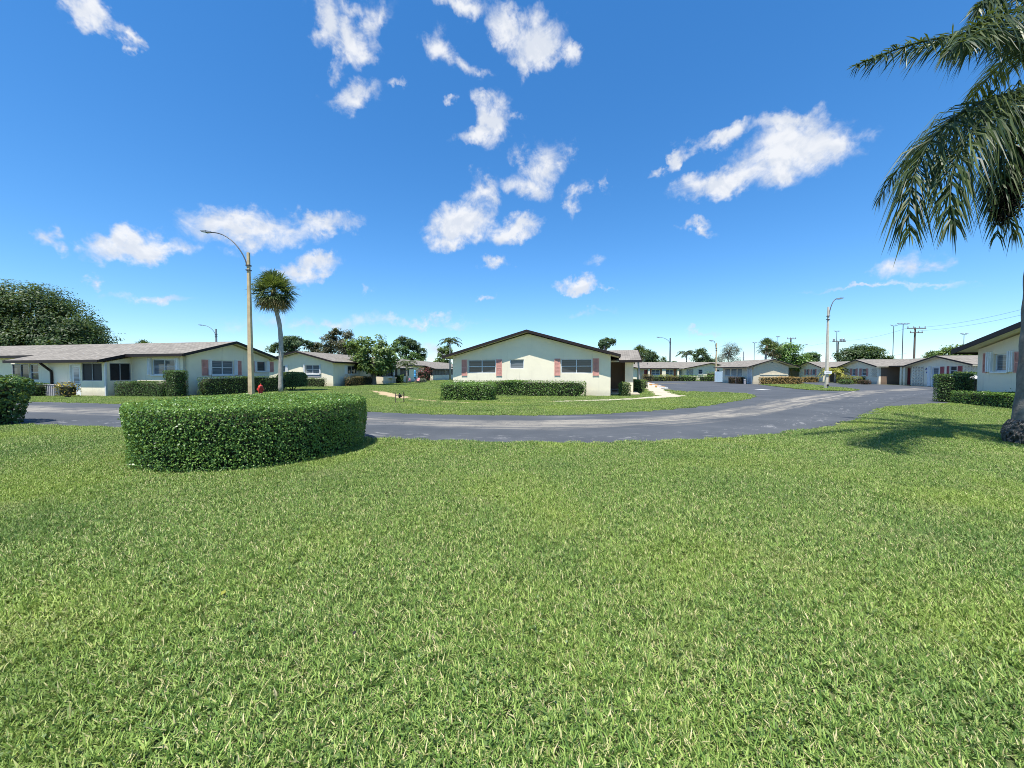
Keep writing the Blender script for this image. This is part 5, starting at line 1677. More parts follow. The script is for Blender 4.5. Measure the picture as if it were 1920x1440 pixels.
def frond_mesh(ctrl, n_leaf, leaf_len, leaf_w, droop, spread=1.0, plum=0.5, r0=0.035, start=0.1, gravity=0.5, clumpy=False):
    """pinnate frond along a Bezier spine (4 control points)"""
    ctrl = np.array(ctrl, dtype=float)
    t = np.linspace(0, 1, 24)[:, None]
    sp = (1 - t) ** 3 * ctrl[0] + 3 * (1 - t) ** 2 * t * ctrl[1] + 3 * (1 - t) * t ** 2 * ctrl[2] + t ** 3 * ctrl[3]
    Vt, Ft = tube_arrays(sp, np.linspace(r0, r0 * 0.15, 24), 5)
    V, T = [*Vt], []
    for q in Ft:
        T += [(q[0], q[1], q[2]), (q[0], q[2], q[3])]
    tang = unit(np.gradient(sp, axis=0))
    for k in range(n_leaf):
        f = start + (1 - start) * (k + rng.uniform(0, 1)) / n_leaf
        if clumpy:
            f = np.clip((np.floor(f * 26) + 0.5 + rng.normal(0, 0.16)) / 26, start, 0.999)
        i = min(int(f * 23), 22)
        w = f * 23 - i
        p = sp[i] * (1 - w) + sp[i + 1] * w
        d = tang[i]
        side = np.cross(d, [0, 0, 1.0])
        side /= np.linalg.norm(side) + 1e-6
        up = np.cross(side, d)
        sg = 1 if k % 2 else -1
        ang = rng.normal(0, plum)
        out = side * sg * math.cos(ang) + up * math.sin(ang)
        dirn = out * spread + d * (0.45 + 0.7 * f)
        dirn /= np.linalg.norm(dirn)
        ln = leaf_len * (0.55 + 0.45 * math.sin(math.pi * min(1, 0.15 + f * 0.8))) * rng.uniform(0.65, 1.2) * (1 - 0.45 * max(0, f - 0.75) / 0.25)
        m = p + dirn * ln * 0.5 + np.array([0, 0, -gravity * 0.18 * ln])
        tip = m + dirn * ln * 0.42 + np.array([0, 0, -droop * ln * rng.uniform(0.5, 1.3)])
        wv = np.cross(dirn, up + rng.normal(0, 0.5, 3))
        wv /= np.linalg.norm(wv) + 1e-6
        b = len(V)
        V += [p - wv * leaf_w * 0.3, p + wv * leaf_w * 0.3, m + wv * leaf_w * 0.5, m - wv * leaf_w * 0.5, tip]
        T += [(b, b + 1, b + 2), (b, b + 2, b + 3), (b + 3, b + 2, b + 4)]
    return mesh_np('frond', np.array(V), np.array(T))


def feather_palm(name, label, base, height, trunk_r, fronds, length, n_leaf, leaf_len, leaf_w, mat='lf_palm', cat='palm tree', lean=(0, 0), group=None, up=0.9):
    e = empty(name, (base[0], base[1], 0))
    tag(e, label, cat, group)
    top = np.array([lean[0], lean[1], height])
    mb = MB()
    mb.tube([(0, 0, -0.1), (lean[0] * 0.3, lean[1] * 0.3, height * 0.5), tuple(top)], [trunk_r * 1.3, trunk_r, trunk_r * 0.8], 9)
    mb.build('trunk', M['palmbark'], e, True)
    for k in range(fronds):
        a = 2.399 * k + rng.uniform(-0.25, 0.25)
        el = math.radians(75 - 95 * (k + 0.5) / fronds)
        d = np.array([math.cos(a), math.sin(a), 0])
        l = length * rng.uniform(0.88, 1.1)
        c1 = top + d * l * 0.3 * math.cos(el) + np.array([0, 0, l * 0.35 * math.sin(el) + 0.1 * l * up])
        c2 = top + d * l * 0.75 * math.cos(el * 0.6) + np.array([0, 0, l * 0.4 * math.sin(el)])
        c3 = top + d * l * (0.95 * math.cos(el * 0.5)) + np.array([0, 0, l * (0.45 * math.sin(el) - 0.28)])
        obj('frond', frond_mesh([top, c1, c2, c3], n_leaf, leaf_len, leaf_w, 0.35, 1.0, 0.25, 0.03), M[mat], e)
    return e


feather_palm('coconut_palm', 'coconut palm top beside the left slope of the middle house roof', (-11.58, 72.00), 7.1, 0.14, 15, 2.5, 44, 0.6, 0.10)
feather_palm('coconut_palm', 'coconut palm standing behind the far row house, next to the dense round tree', (39.89, 88.00), 5.6, 0.13, 14, 2.7, 44, 0.65, 0.11)
feather_palm('coconut_palm', 'small drooping palm beside the thin lamp pole behind the far row house', (38.01, 92.00), 3.4, 0.12, 10, 2.0, 36, 0.6, 0.12)
feather_palm('feather_palm', 'low bushy palm top left of the twin fan palms', (43.86, 70.00), 3.1, 0.12, 10, 1.8, 36, 0.55, 0.1)
feather_palm('feather_palm', 'small feather palm on the patio lawn right of the leafy tree', (-13.65, 50.00), 2.5, 0.13, 11, 1.7, 44, 0.5, 0.06)
feather_palm('areca_palm', 'yellow-green clumping palm right of the lamp post with the white sign', (45.36, 54.00), 1.5, 0.12, 18, 2.0, 40, 0.5, 0.07, 'lf_yellow')
feather_palm('coconut_palm', 'far small palm between the coconut palm and the thin pole', (41.92, 96.00), 2.9, 0.12, 8, 1.6, 30, 0.55, 0.12)

# the big feather palm at the right edge
BP = (11.15, 8.15)
e = empty('feather_palm', (BP[0], BP[1], 0))
tag(e, 'large shaggy feather palm with swollen root base at the right edge', 'palm tree')
mb = MB()
zz = np.concatenate([np.linspace(0.35, 6.9, 46)])
ringy = np.array([0.30 - 0.012 * z + (0.07 * math.exp(-(z - 0.35) * 2.2)) + 0.008 * math.sin(z * 34) for z in zz])
mb.tube(np.column_stack([0.02 * np.sin(zz * 0.5), 0 * zz, zz]), ringy, 20)
mb.build('trunk', M['shadedbark'], e, True)
mb = MB()
sides = 26
prof = [(0.36, -0.05), (0.42, 0.08), (0.44, 0.22), (0.41, 0.36), (0.37, 0.46), (0.33, 0.52)]
mb.lathe(prof, 0, 0, sides)
for i in range(len(mb.v)):
    x_, y_, z_ = mb.v[i]
    k_ = 1 + 0.09 * math.sin(math.atan2(y_, x_) * 9 + z_ * 17) + random.uniform(-0.05, 0.05)
    mb.v[i] = (x_ * k_, y_ * k_, z_ + random.uniform(-0.02, 0.02))
roots = mb.build('root_base', simple('root_mass', (0.085, 0.078, 0.068), 0.95, 0.55, 16.0, 1.0, 40.0), e)
mb = MB()
for k in range(420):
    a = random.uniform(0, 6.28)
    z = random.uniform(0.02, 0.5)
    r_ = np.interp(z, [p[1] for p in prof], [p[0] for p in prof])
    l_ = random.uniform(0.05, 0.11)
    x_, y_ = r_ * math.cos(a), r_ * math.sin(a)
    mb.tube([(x_ * 0.97, y_ * 0.97, z + l_ * 0.5), (x_ * 1.05, y_ * 1.05, z), (x_ * 1.03, y_ * 1.03, z - l_ * 0.6)], [0.012, 0.016, 0.008], 4)
mb.build('rootlets', M['rootlet'], roots)
mb = MB()
mb.tube([(0, 0, 6.7), (0, 0, 7.2), (0, 0, 7.9)], [0.24, 0.26, 0.14], 14)
mb.build('crown_shaft', M['palmtop'], e, True)


def rel(q):
    return (q[0] - BP[0], q[1] - BP[1], q[2])


T0 = (0, 0, 7.7)
specs = [  # spine control points relative to the palm base, leaflet number, length
    ([T0, rel((9.57, 7.90, 8.75)), rel((7.59, 7.40, 7.76)), rel((6.06, 7.00, 6.97))], 280, 0.52, 0.35, 0.8),
    ([(0, 0, 7.4), rel((9.10, 7.30, 6.76)), rel((6.45, 6.60, 6.00)), rel((6.54, 6.40, 3.80))], 260, 0.82, 0.8, 0.75),
    ([(0, 0, 7.4), rel((9.05, 7.10, 6.43)), rel((6.80, 6.30, 5.67)), rel((6.67, 5.90, 3.79))], 230, 0.75, 0.9, 0.75),
    ([(0, 0, 7.3), rel((10.23, 7.90, 6.87)), rel((9.00, 7.60, 5.76)), rel((9.59, 7.40, 4.16))], 240, 0.6, 0.9, 0.7),
    ([T0, rel((9.26, 7.40, 8.29)), rel((7.42, 6.40, 7.04)), rel((6.35, 5.60, 6.21))], 220, 0.6, 0.3, 0.7),
    ([T0, rel((9.09, 7.20, 8.48)), rel((7.67, 6.40, 7.38)), rel((6.60, 6.00, 6.42))], 240, 0.6, 0.6, 0.8),
    ([T0, rel((9.89, 7.60, 9.26)), rel((8.65, 7.00, 8.38)), rel((7.73, 6.60, 7.60))], 240, 0.6, 0.5, 0.8),
    ([(0, 0, 7.3), (-0.5, -0.5, 7.9), (-1.3, -1.7, 7.6), (-1.6, -2.4, 5.9)], 240, 0.7, 0.8, 0.7),
    ([(0, 0, 7.3), (-0.7, 0.4, 7.7), (-1.7, 1.2, 7.2), (-2.0, 1.6, 5.8)], 220, 0.6, 0.8, 0.7),
    ([T0, (0.3, 0.3, 9.0), (1.0, 1.6, 9.6), (1.6, 3.0, 8.8)], 220, 0.7, 0.5, 0.6),
    ([T0, (0.6, -0.2, 9.0), (2.2, -0.6, 9.4), (3.6, -0.8, 7.9)], 220, 0.7, 0.5, 0.6),
    ([T0, (0.4, -0.5, 8.7), (1.5, -2.0, 8.9), (2.2, -3.2, 7.4)], 220, 0.7, 0.5, 0.6),
    ([T0, (-0.3, -0.6, 8.7), (-0.6, -2.2, 8.8), (-0.8, -3.4, 7.2)], 220, 0.7, 0.5, 0.6),
    ([(0, 0, 7.4), (0.6, 0.8, 8.2), (1.6, 2.0, 7.6), (2.0, 2.4, 5.2)], 220, 0.75, 0.8, 0.6),
    ([(0, 0, 7.4), (0.8, 0.2, 8.0), (2.4, 0.3, 7.4), (2.8, 0.4, 5.0)], 220, 0.75, 0.8, 0.6),
    ([T0, (-0.1, 0.2, 8.8), (-0.5, 0.9, 9.6), (-1.3, 1.7, 9.5)], 200, 0.6, 0.4, 0.6),
    ([T0, (-0.1, 0.1, 8.6), (-0.2, -0.2, 9.6), (-0.5, -0.6, 10.2)], 180, 0.5, 0.2, 0.5),
]
for (ctrl, nl, ll, dr_, pl) in specs:
    obj('frond', frond_mesh(ctrl, int(nl * 1.35), ll, 0.026, dr_, 0.9, pl, 0.04, 0.12, 0.9, True), M['lf_palm'], e)
# fruit stalks below the crown
mb = MB()
for k in range(150):
    a, r_ = random.uniform(0, 6.28), random.uniform(0, 0.2)
    p0 = np.array([-0.25, -0.1, 6.9])
    p2 = np.array(rel((9.44, 7.50, 4.65))) + np.array([r_ * math.cos(a) * 1.3, r_ * math.sin(a), random.uniform(-0.28, 0.34)])
    m_ = 0.5 * (p0 + p2) + np.array([-0.05, 0, 0.12])
    mb.tube([p0, m_, p2], [0.012, 0.008, 0.004], 3, False)
    for q in range(7):
        c = p2 * (1 - q * 0.06) + m_ * q * 0.06 + np.array([random.uniform(-0.05, 0.05) for _ in range(3)])
        s_ = 0.022
        mb.add([(c[0] + s_, c[1], c[2]), (c[0] - s_, c[1], c[2]), (c[0], c[1] + s_, c[2]), (c[0], c[1] - s_, c[2]), (c[0], c[1], c[2] + s_), (c[0], c[1], c[2] - s_)],
               [(0, 2, 4), (2, 1, 4), (1, 3, 4), (3, 0, 4), (2, 0, 5), (1, 2, 5), (3, 1, 5), (0, 3, 5)])
mb.build('fruit_cluster', M['fruit'], e)

# ------------------------------------------------------------------ lamp posts and poles
def lamp_post(name, label, base, height, r0, r1, arm, rise, mat, cat='lamp post', sign=False, sides=4):
    """tapered concrete post with a curved arm (x reach, y reach) and a flat luminaire"""
    e = empty(name, (base[0], base[1], 0))
    tag(e, label, cat)
    mb = MB()
    mb.tube([(0, 0, -0.1), (0, 0, height * 0.5), (0, 0, height)], [r0, 0.5 * (r0 + r1), r1], sides)
    mb.build('post', M[mat], e)
    ax, ay = arm
    L_ = math.hypot(ax, ay)
    ux, uy = ax / L_, ay / L_
    mb = MB()
    ts = np.linspace(0, 1, 12)
    z0 = height - 0.9
    pts = [(ux * (r1 + L_ * (1 - math.cos(t * math.pi / 2) * 1.0) * 0.0 + L_ * t ** 1.35), uy * (r1 + L_ * t ** 1.35), z0 + (rise + 0.9) * math.sin(t * math.pi / 2) ** 0.9) for t in ts]
    mb.tube(pts, 0.035, 8)
    mb.build('arm', M['metal'], e, True)
    mb = MB()
    for zc in (z0 - 0.25, z0 + 0.05):
        mb.box(-r1 - 0.03, r1 + 0.03, -r1 - 0.03, r1 + 0.03, zc, zc + 0.06)
    mb.build('bracket', M['metal'], e)
    hx, hy, hz = pts[-1]
    px_, py_ = -uy, ux
    mb = MB()
    for (a, b, w0, w1, t0, t1) in ((-0.05, 0.22, 0.06, 0.13, 0.05, 0.08), (0.22, 0.62, 0.15, 0.12, 0.09, 0.035)):
        P8 = []
        for (d, w, t) in ((a, w0, t0), (b, w1, t1)):
            for (sw, st) in ((-1, -1), (1, -1), (1, 1), (-1, 1)):
                P8.append((hx + ux * d + px_ * w * sw, hy + uy * d + py_ * w * sw, hz + d * 0.12 + t * st * 0.7 + 0.02))
        mb.add(P8, [(0, 3, 2, 1), (4, 5, 6, 7), (0, 1, 5, 4), (1, 2, 6, 5), (2, 3, 7, 6), (3, 0, 4, 7)])
    head = mb.build('lamp_head', M['galv'], e)
    mb = MB()
    mb.prism([(hx + ux * 0.26 + px_ * w_, hy + uy * 0.26 + py_ * w_, hz - 0.03) for w_ in (-0.1, 0.1)] + [(hx + ux * 0.55 + px_ * w_, hy + uy * 0.55 + py_ * w_, hz + 0.035) for w_ in (0.1, -0.1)], (0, 0, -0.02))
    mb.build('lens', M['curtain'], head)
    if sign:
        mb = MB()
        mb.box(-0.36, 0.3, -r0 - 0.05, -r0 - 0.02, 1.36, 1.62)
        s = mb.build('sign_board', M['white'], e)
        for k, (za, wa) in enumerate(((1.52, 0.24), (1.45, 0.2))):
            mb = MB()
            mb.box(-0.03 - wa, -0.03 + wa, -r0 - 0.056, -r0 - 0.052, za, za + 0.03)
            mb.build('sign_lettering', M['grey'], s)
        mb = MB()
        mb.box(-0.08, 0.08, -r0 - 0.03, -r0 + 0.02, 0.25, 0.42)
        mb.build('hand_hole', M['black'], e)
    return e


lamp_post('street_lamp', 'tall tan concrete street lamp behind the round front hedge', (-16.83, 24.80), 9.15, 0.19, 0.095, (-2.45, 0.2), 1.35, 'pole')
lamp_post('street_lamp', 'pale concrete street lamp with a white sign on the grass island at right', (28.30, 34.60), 7.35, 0.15, 0.075, (0.75, 0.1), 0.72, 'palepole', sign=True)
lamp_post('street_lamp', 'distant street lamp whose arm shows above the porch house roof', (-46.00, 60.00), 8.2, 0.2, 0.12, (-1.9, 0.0), 0.55, 'galv')
lamp_post('street_lamp', 'thin dark street lamp behind the far row house with its arm to the left', (30.77, 75.00), 8.1, 0.18, 0.12, (-1.9, 0.0), 0.1, 'metal')
lamp_post('street_lamp', 'short tan lamp pole in front of the far front gable, behind the blue fence', (30.75, 58.00), 5.9, 0.15, 0.08, (-0.35, 0.0), 0.25, 'pole')


def light_mast(label, base, h, r, bar, heads=2, mat='metal'):
    e = empty('light_mast', (base[0], base[1], 0))
    tag(e, label, 'light pole')
    mb = MB()
    mb.tube([(0, 0, -0.1), (0, 0, h)], [r * 0.75, r * 0.5], 7)
    mb.build('post', M[mat], e)
    mb = MB()
    mb.box(-bar, bar, -0.03, 0.03, h - 0.04, h + 0.04)
    mb.build('crossbar', M[mat], e)
    for k in range(heads):
        x = -bar + 2 * bar * k / max(1, heads - 1)
        mb = MB()
        mb.prism([(x - 0.16, -0.25, h + 0.05), (x + 0.16, -0.25, h + 0.05), (x + 0.13, 0.16, h + 0.18), (x - 0.13, 0.16, h + 0.18)], (0, 0, 0.1))
        mb.build('lamp_head', M['galv'], e)
    return e


light_mast('distant slim light mast left of the twin fan palms', (56.58, 90.00), 8.27, 0.09, 0.35)
light_mast('distant T-shaped light mast left of the umbrella tree', (64.16, 85.00), 7.43, 0.09, 0.7, 2)
light_mast('tall double light mast behind the utility pole, right of the street lamp with the sign', (75.73, 90.00), 10.87, 0.11, 0.45)
light_mast('left tall light mast beside the big utility pole at right', (84.01, 85.00), 11.64, 0.11, 0.55)
light_mast('right tall light mast close beside the big utility pole at right', (86.08, 85.00), 11.99, 0.13, 1.1, 4)
light_mast('small far light mast above the nearest gable roof at right', (93.71, 80.00), 9.29, 0.09, 0.5)
light_mast('far short mast between the twin fan palms and the flowering tree', (65.45, 95.00), 10.08, 0.07, 0.25)


def utility_pole(label, base, h, r, arms, transformer=False):
    e = empty('utility_pole', (base[0], base[1], 0))
    tag(e, label, 'utility pole')
    mb = MB()
    mb.tube([(0, 0, -0.1), (0, 0, h)], [r, r * 0.75], 8)
    mb.build('post', M['wood'], e)
    for (z, w) in arms:
        mb = MB()
        mb.box(-w, w, -r - 0.12, -r - 0.01, h - z - 0.07, h - z + 0.05)
        a = mb.build('crossarm', M['wood'], e)
        for k in range(4):
            x = -w * 0.92 + 2 * w * 0.92 * k / 3
            m2 = MB()
            m2.lathe([(0.03, h - z + 0.05), (0.07, h - z + 0.12), (0.04, h - z + 0.2), (0.07, h - z + 0.26), (0.03, h - z + 0.34)], x, -r - 0.06, 8)
            m2.build('insulator', M['galv'], a)
    if transformer:
        for x in (-1.1, 0.35, 0.95):
            m2 = MB()
            m2.lathe([(0.16, h - 0.05), (0.19, h), (0.19, h + 0.5), (0.12, h + 0.58)], x, -r - 0.06, 10)
            m2.build('switch_can', M['galv'], e)
    return e


utility_pole('big utility pole with several crossarms beside the two tall light masts', (64.72, 62.00), 8.65, 0.16, [(0.15, 1.5), (0.85, 1.0)])
utility_pole('utility pole with three cans on top behind the middle gable of the right row', (69.34, 82.00), 8.01, 0.17, [(0.05, 1.4)], True)
utility_pole('distant utility pole rising behind the flowering tree', (57.83, 80.00), 8.51, 0.16, [(0.15, 0.9)])
mb = MB()
mb.tube([(0, 0, -0.1), (0, 0, 5.97)], [0.1, 0.08], 7)
p_ = mb.build('bare_pole', M['galv'])
p_.location = (50.48, 84, 0)
tag(p_, 'short bare pole behind the roof between the wispy tree and the twin palms', 'pole')


def wire(label, a, b, sag, r=0.012):
    t = np.linspace(0, 1, 16)[:, None]
    a, b = np.array(a), np.array(b)
    p = a * (1 - t) + b * t
    p[:, 2] -= 4 * sag * (t[:, 0] * (1 - t[:, 0]))
    mb = MB()
    mb.tube(p, r, 4)
    tag(mb.build('power_line', M['metal']), label, 'power line', 'power lines')


wire('upper wire from the big utility pole to the right picture edge', (65.42, 62.00, 8.65), (56.77, 40.00, 9.10), 0.5, 0.014)
wire('lower wire from the big utility pole to the right picture edge', (65.27, 62.00, 8.14), (56.80, 40.00, 8.44), 0.5, 0.014)
wire('upper wire running left from the big utility pole to the pole with cans', (63.71, 62.00, 8.65), (70.30, 82.00, 8.18), 0.5, 0.014)
wire('wire running left from the pole with three cans', (68.26, 82.00, 8.12), (79.89, 110.00, 8.70), 0.4, 0.016)
wire('low wire between the roof and the big utility pole', (63.50, 62.00, 4.55), (70.61, 75.00, 4.56), 0.2, 0.012)

# ------------------------------------------------------------------ small things
# fire hydrant
hx, hy = (-16.75, 25.60)
e = empty('fire_hydrant', (hx, hy, 0))
tag(e, 'red fire hydrant between the tan lamp post and the fan palm', 'hydrant')
MB().lathe([(0.17, 0.0), (0.17, 0.05), (0.12, 0.06), (0.12, 0.42), (0.17, 0.44), (0.17, 0.48), (0.13, 0.5)], 0, 0, 16).build('barrel', M['hydrant'], e, False)
MB().lathe([(0.15, 0.5), (0.15, 0.54), (0.12, 0.62), (0.06, 0.67), (0.035, 0.68), (0.035, 0.74), (0.02, 0.75)], 0, 0, 16).build('bonnet', M['hydrant'], e, False)
for (dx, dy) in ((1, 0), (-1, 0), (0, -1)):
    mb = MB()
    mb.tube([(dx * 0.08, dy * 0.08, 0.36), (dx * 0.17, dy * 0.17, 0.36)], 0.06, 10)
    mb.tube([(dx * 0.171, dy * 0.171, 0.36), (dx * 0.21, dy * 0.21, 0.36)], 0.075, 8)
    mb.build('outlet_cap', M['hydrant'], e)

# irrigation valve frame by the footpath
vx, vy = (-5.58, 19.07)
e = empty('valve_frame', (vx, vy, 0))
tag(e, 'small rusty pipe frame with a black valve, on the lawn by the sandy path', 'pipe frame')
MB().tube([(0.21, 0, -0.05), (0.21, 0, 0.55)], 0.022, 8).build('post', M['black'], e)
MB().tube([(-0.21, 0, -0.05), (-0.21, 0, 0.52)], 0.018, 8).build('post', M['wood'], e)
MB().tube([(-0.2, 0, 0.38), (0.2, 0, 0.40)], 0.022, 8).build('pipe', M['wood'], e)
MB().tube([(-0.17, 0, 0.04), (0.19, 0, 0.05)], 0.014, 8).build('pipe', M['wood'], e)
mb = MB()
mb.lathe([(0.01, 0.24), (0.05, 0.27), (0.065, 0.33), (0.06, 0.41), (0.025, 0.44), (0.02, 0.5)], 0.0, 0.0, 12)
mb.tube([(0.03, 0, 0.40), (0.1, 0, 0.3)], [0.04, 0.03], 8)
mb.build('valve', M['black'], e)

# grey cabinet by the left house
cx, cy = L.to_world(-8.55, -1.35)
e = empty('utility_cabinet', (cx, cy, 0), L.e.rotation_euler[2])
tag(e, 'low grey ribbed cabinet against the porch house wall, between hedge and croton', 'cabinet')
MB().box(-0.5, 0.5, -0.22, 0.22, 0.0, 0.7).build('body', M['grey'], e)
for k in range(6):
    MB().box(-0.47 + 0.165 * k, -0.37 + 0.165 * k, -0.25, -0.222, 0.05, 0.66).build('rib', M['grey'], e)
MB().box(-0.53, 0.53, -0.26, 0.25, 0.702, 0.74).build('lid', M['grey'], e)

# wheel stops along the parking sidewalk
stops = [((13.97, 35.69), 'white', 'nearest white wheel stop at the parking lot corner by the sidewalk'), ((14.63, 38.00), 'orange', 'rust-stained wheel stop next behind the nearest white one'),
         ((15.23, 40.48), 'white', 'second white wheel stop along the parking sidewalk'), ((15.96, 43.31), 'orange', 'second rust-stained wheel stop along the parking sidewalk'),
         ((16.66, 46.18), 'white', 'third white wheel stop along the parking sidewalk'), ((17.50, 49.45), 'orange', 'third rust-stained wheel stop along the parking sidewalk'), ((18.19, 52.23), 'white', 'farthest white wheel stop at the end of the parking sidewalk')]
ws = MB()
ws.prism([(-0.11, -0.85, 0.0), (0.11, -0.85, 0.0), (0.07, -0.85, 0.15), (-0.07, -0.85, 0.15)], (0, 1.7, 0))
wsm = {k: ws.mesh('wheel_stop') for k in ('white', 'orange')}
for k in wsm:
    wsm[k].materials.append(M['paint_white' if k == 'white' else 'orange'])
for (p_, k, lab) in stops:
    o = obj('wheel_stop', wsm[k])
    o.location = (p_[0], p_[1], 0.012)
    o.rotation_euler = (0, 0, 0.12)
    tag(o, lab, 'wheel stop', 'wheel stops along the parking sidewalk')

# pale blue fence panel and pierced block screen beside the utility building
fx, fy = (31.21, 57.00)
e = empty('fence', (fx, fy, 0))
tag(e, 'pale blue board fence panel left of the utility building', 'fence')
for k in range(13):
    MB().box(-1.08 + k * 0.166, -1.08 + k * 0.166 + 0.155, -0.02, 0.02 + 0.004 * (k % 2), 0.05, 1.58).build('board', M['blue'], e)
MB().box(-1.1, 1.1, 0.026, 0.07, 0.3, 0.4).build('rail', M['blue'], e)
MB().box(-1.1, 1.1, 0.026, 0.07, 1.25, 1.35).build('rail', M['blue'], e)
for k in range(3):
    MB().box(-1.1 + k * 1.05, -1.0 + k * 1.05, 0.072, 0.16, 0.0, 1.66).build('post', M['white'], e)
bx_, by_ = (31.91, 56.00)
e = empty('block_screen', (bx_, by_, 0))
tag(e, 'white pierced block screen between the blue fence and the utility building', 'wall')
for c_ in range(2):
    for r_ in range(6):
        mb = MB()
        a, z = -0.32 + c_ * 0.32, r_ * 0.3
        mb.box(a, a + 0.06, -0.06, 0.06, z, z + 0.295)
        mb.box(a + 0.255, a + 0.315, -0.06, 0.06, z, z + 0.295)
        mb.box(a + 0.06, a + 0.255, -0.058, 0.058, z, z + 0.06)
        mb.box(a + 0.06, a + 0.255, -0.058, 0.058, z + 0.235, z + 0.295)
        mb.build('block', M['white'], e)

# bin by the utility building
bx_, by_ = (29.20, 48.20)
e = empty('bin', (bx_, by_, 0))
tag(e, 'slim grey bin against the left wall of the utility building', 'bin')
MB().lathe([(0.13, 0.0), (0.15, 0.5), (0.16, 0.52)], 0, 0, 12).build('body', M['grey'], e)
MB().lathe([(0.17, 0.525), (0.17, 0.56), (0.06, 0.62)], 0, 0, 12).build('lid', M['galv'], e)

# patio things of the second house
tx, ty = (-15.60, 50.00)
e = empty('patio_table', (tx, ty, 0))
tag(e, 'white round patio table in front of the second house, right of the leafy tree', 'table')
MB().lathe([(0.6, 0.72), (0.62, 0.74), (0.6, 0.76)], 0, 0, 18).build('table_top', M['white'], e)
for k in range(4):
    a = k * 1.571 + 0.5
    MB().tube([(0.5 * math.cos(a), 0.5 * math.sin(a), 0), (0.4 * math.cos(a), 0.4 * math.sin(a), 0.72)], 0.03, 6).build('leg', M['white'], e)
tx, ty = (-15.63, 50.80)
e = empty('patio_umbrella', (tx, ty, 0))
tag(e, 'closed pale patio umbrella standing behind the white table', 'umbrella')
MB().tube([(0, 0, 0), (0, 0, 2.75)], 0.025, 8).build('pole', M['alu'], e)
mb = MB()
mb.lathe([(0.13, 1.05), (0.17, 1.15), (0.14, 1.7), (0.09, 2.3), (0.03, 2.7)], 0, 0, 12)
mb.build('folded_canopy', M['white'], e)
tx, ty = (-13.12, 52.00)
e = empty('garden_windsock', (tx, ty, 0))
e.scale = (0.8, 0.8, 0.9)
tag(e, 'bright blue hanging windsock over the patio lawn, left of the red shrub', 'windsock')
MB().tube([(0.1, 0.05, 0), (0.1, 0.05, 2.1), (0.0, 0, 2.16)], 0.018, 6).build('pole', M['metal'], e)
MB().lathe([(0.06, 1.95), (0.17, 1.8), (0.16, 1.35), (0.2, 1.3), (0.2, 0.95), (0.05, 0.8)], 0, 0, 10).build('sock', M['bright_blue'], e)
for k in range(4):
    MB().box(-0.16 + 0.09 * k, -0.11 + 0.09 * k, -0.004, 0.004, 0.5, 0.95).build('ribbon', M['bright_blue'], e)


def garden_chair(label, x, y, rz, mat):
    e = empty('garden_chair', (x, y, 0), rz)
    e.scale = (0.8, 0.8, 0.75)
    tag(e, label, 'chair')
    MB().box(-0.28, 0.28, -0.28, 0.28, 0.38, 0.43).build('seat', M[mat], e)
    m2 = MB()
    m2.prism([(-0.28, 0.24, 0.434), (0.28, 0.24, 0.434), (0.24, 0.42, 0.95), (-0.24, 0.42, 0.95)], (0, 0.04, 0))
    m2.build('backrest', M[mat], e)
    for (sx_, sy_) in ((-1, -1), (1, -1), (1, 1), (-1, 1)):
        MB().box(0.25 * sx_ - 0.025, 0.25 * sx_ + 0.025, 0.25 * sy_ - 0.025, 0.25 * sy_ + 0.025, 0, 0.378).build('leg', M[mat], e)
    for sx_ in (-1, 1):
        MB().box(0.29 * sx_ - 0.03, 0.29 * sx_ + 0.03, -0.26, 0.3, 0.6, 0.64).build('armrest', M[mat], e)


garden_chair('pink garden chair right behind the small feather palm', -13.78, 51.5, 0.4, 'rose')
garden_chair('second pink garden chair, nearer to the red-leaved shrub', -12.95, 52.5, -0.5, 'rose')
tx, ty = (-17.36, 49.30)
e = empty('flower_pot', (tx, ty, 0))
tag(e, 'terracotta pot with red plant against the porch wall behind the leafy tree', 'pot')
MB().lathe([(0.18, 0.0), (0.27, 0.38), (0.3, 0.4), (0.3, 0.46)], 0, 0, 14).build('pot', M['terracotta'], e)
Pq = rng.normal(0, 0.2, (120, 3)) + np.array([0, 0, 0.75])
V_, F_ = leaf_quads(Pq, rng.normal(size=(120, 3)), 0.16, 0.06)
obj('leaves', mesh_np('leaves', V_, F_), M['lf_red'], e)
# air conditioner by the far porch
tx, ty = Bh.to_world(2.6, 43.0)
e = empty('air_conditioner', (tx, ty, 0), Bh.e.rotation_euler[2])
tag(e, 'pale air conditioner box by the far porch, just left of the middle house', 'air conditioner')
MB().box(-0.6, 0.6, -0.5, 0.5, 0.08, 1.0).build('casing', M['alu'], e)
MB().box(-0.65, 0.65, -0.55, 0.55, 0.0, 0.075).build('pad', M['concrete'], e)
for k in range(6):
    MB().box(-0.55, 0.55, -0.53, -0.502, 0.2 + 0.12 * k, 0.26 + 0.12 * k).build('grille', M['grey'], e)
# garden lantern by the right hedge
tx, ty = (24.55, 20.40)
e = empty('mailbox', (tx, ty, 0))
tag(e, 'white capped post box between the dark hedges and the right-hand house', 'post')
MB().box(-0.05, 0.05, -0.05, 0.05, 0, 1.15).build('post', M['black'], e)
MB().lathe([(0.2, 1.15), (0.22, 1.2), (0.14, 1.3), (0.05, 1.34)], 0, 0, 12).build('cap', M['white'], e)

# fallen leaf and pale clippings in the foreground lawn
def leaf_on_lawn(label, x, y, size, mat, z=0.06):
    V_, F_ = leaf_quads(np.array([[0, 0, 0.0]]), np.array([[0.2, -0.3, 1.0]]), size, size * 0.7, 0.1)
    o = obj('fallen_leaf', mesh_np('fallen_leaf', V_, F_), M[mat])
    o.location = (x, y, z)
    tag(o, label, 'leaf', 'leaves fallen on the lawn')


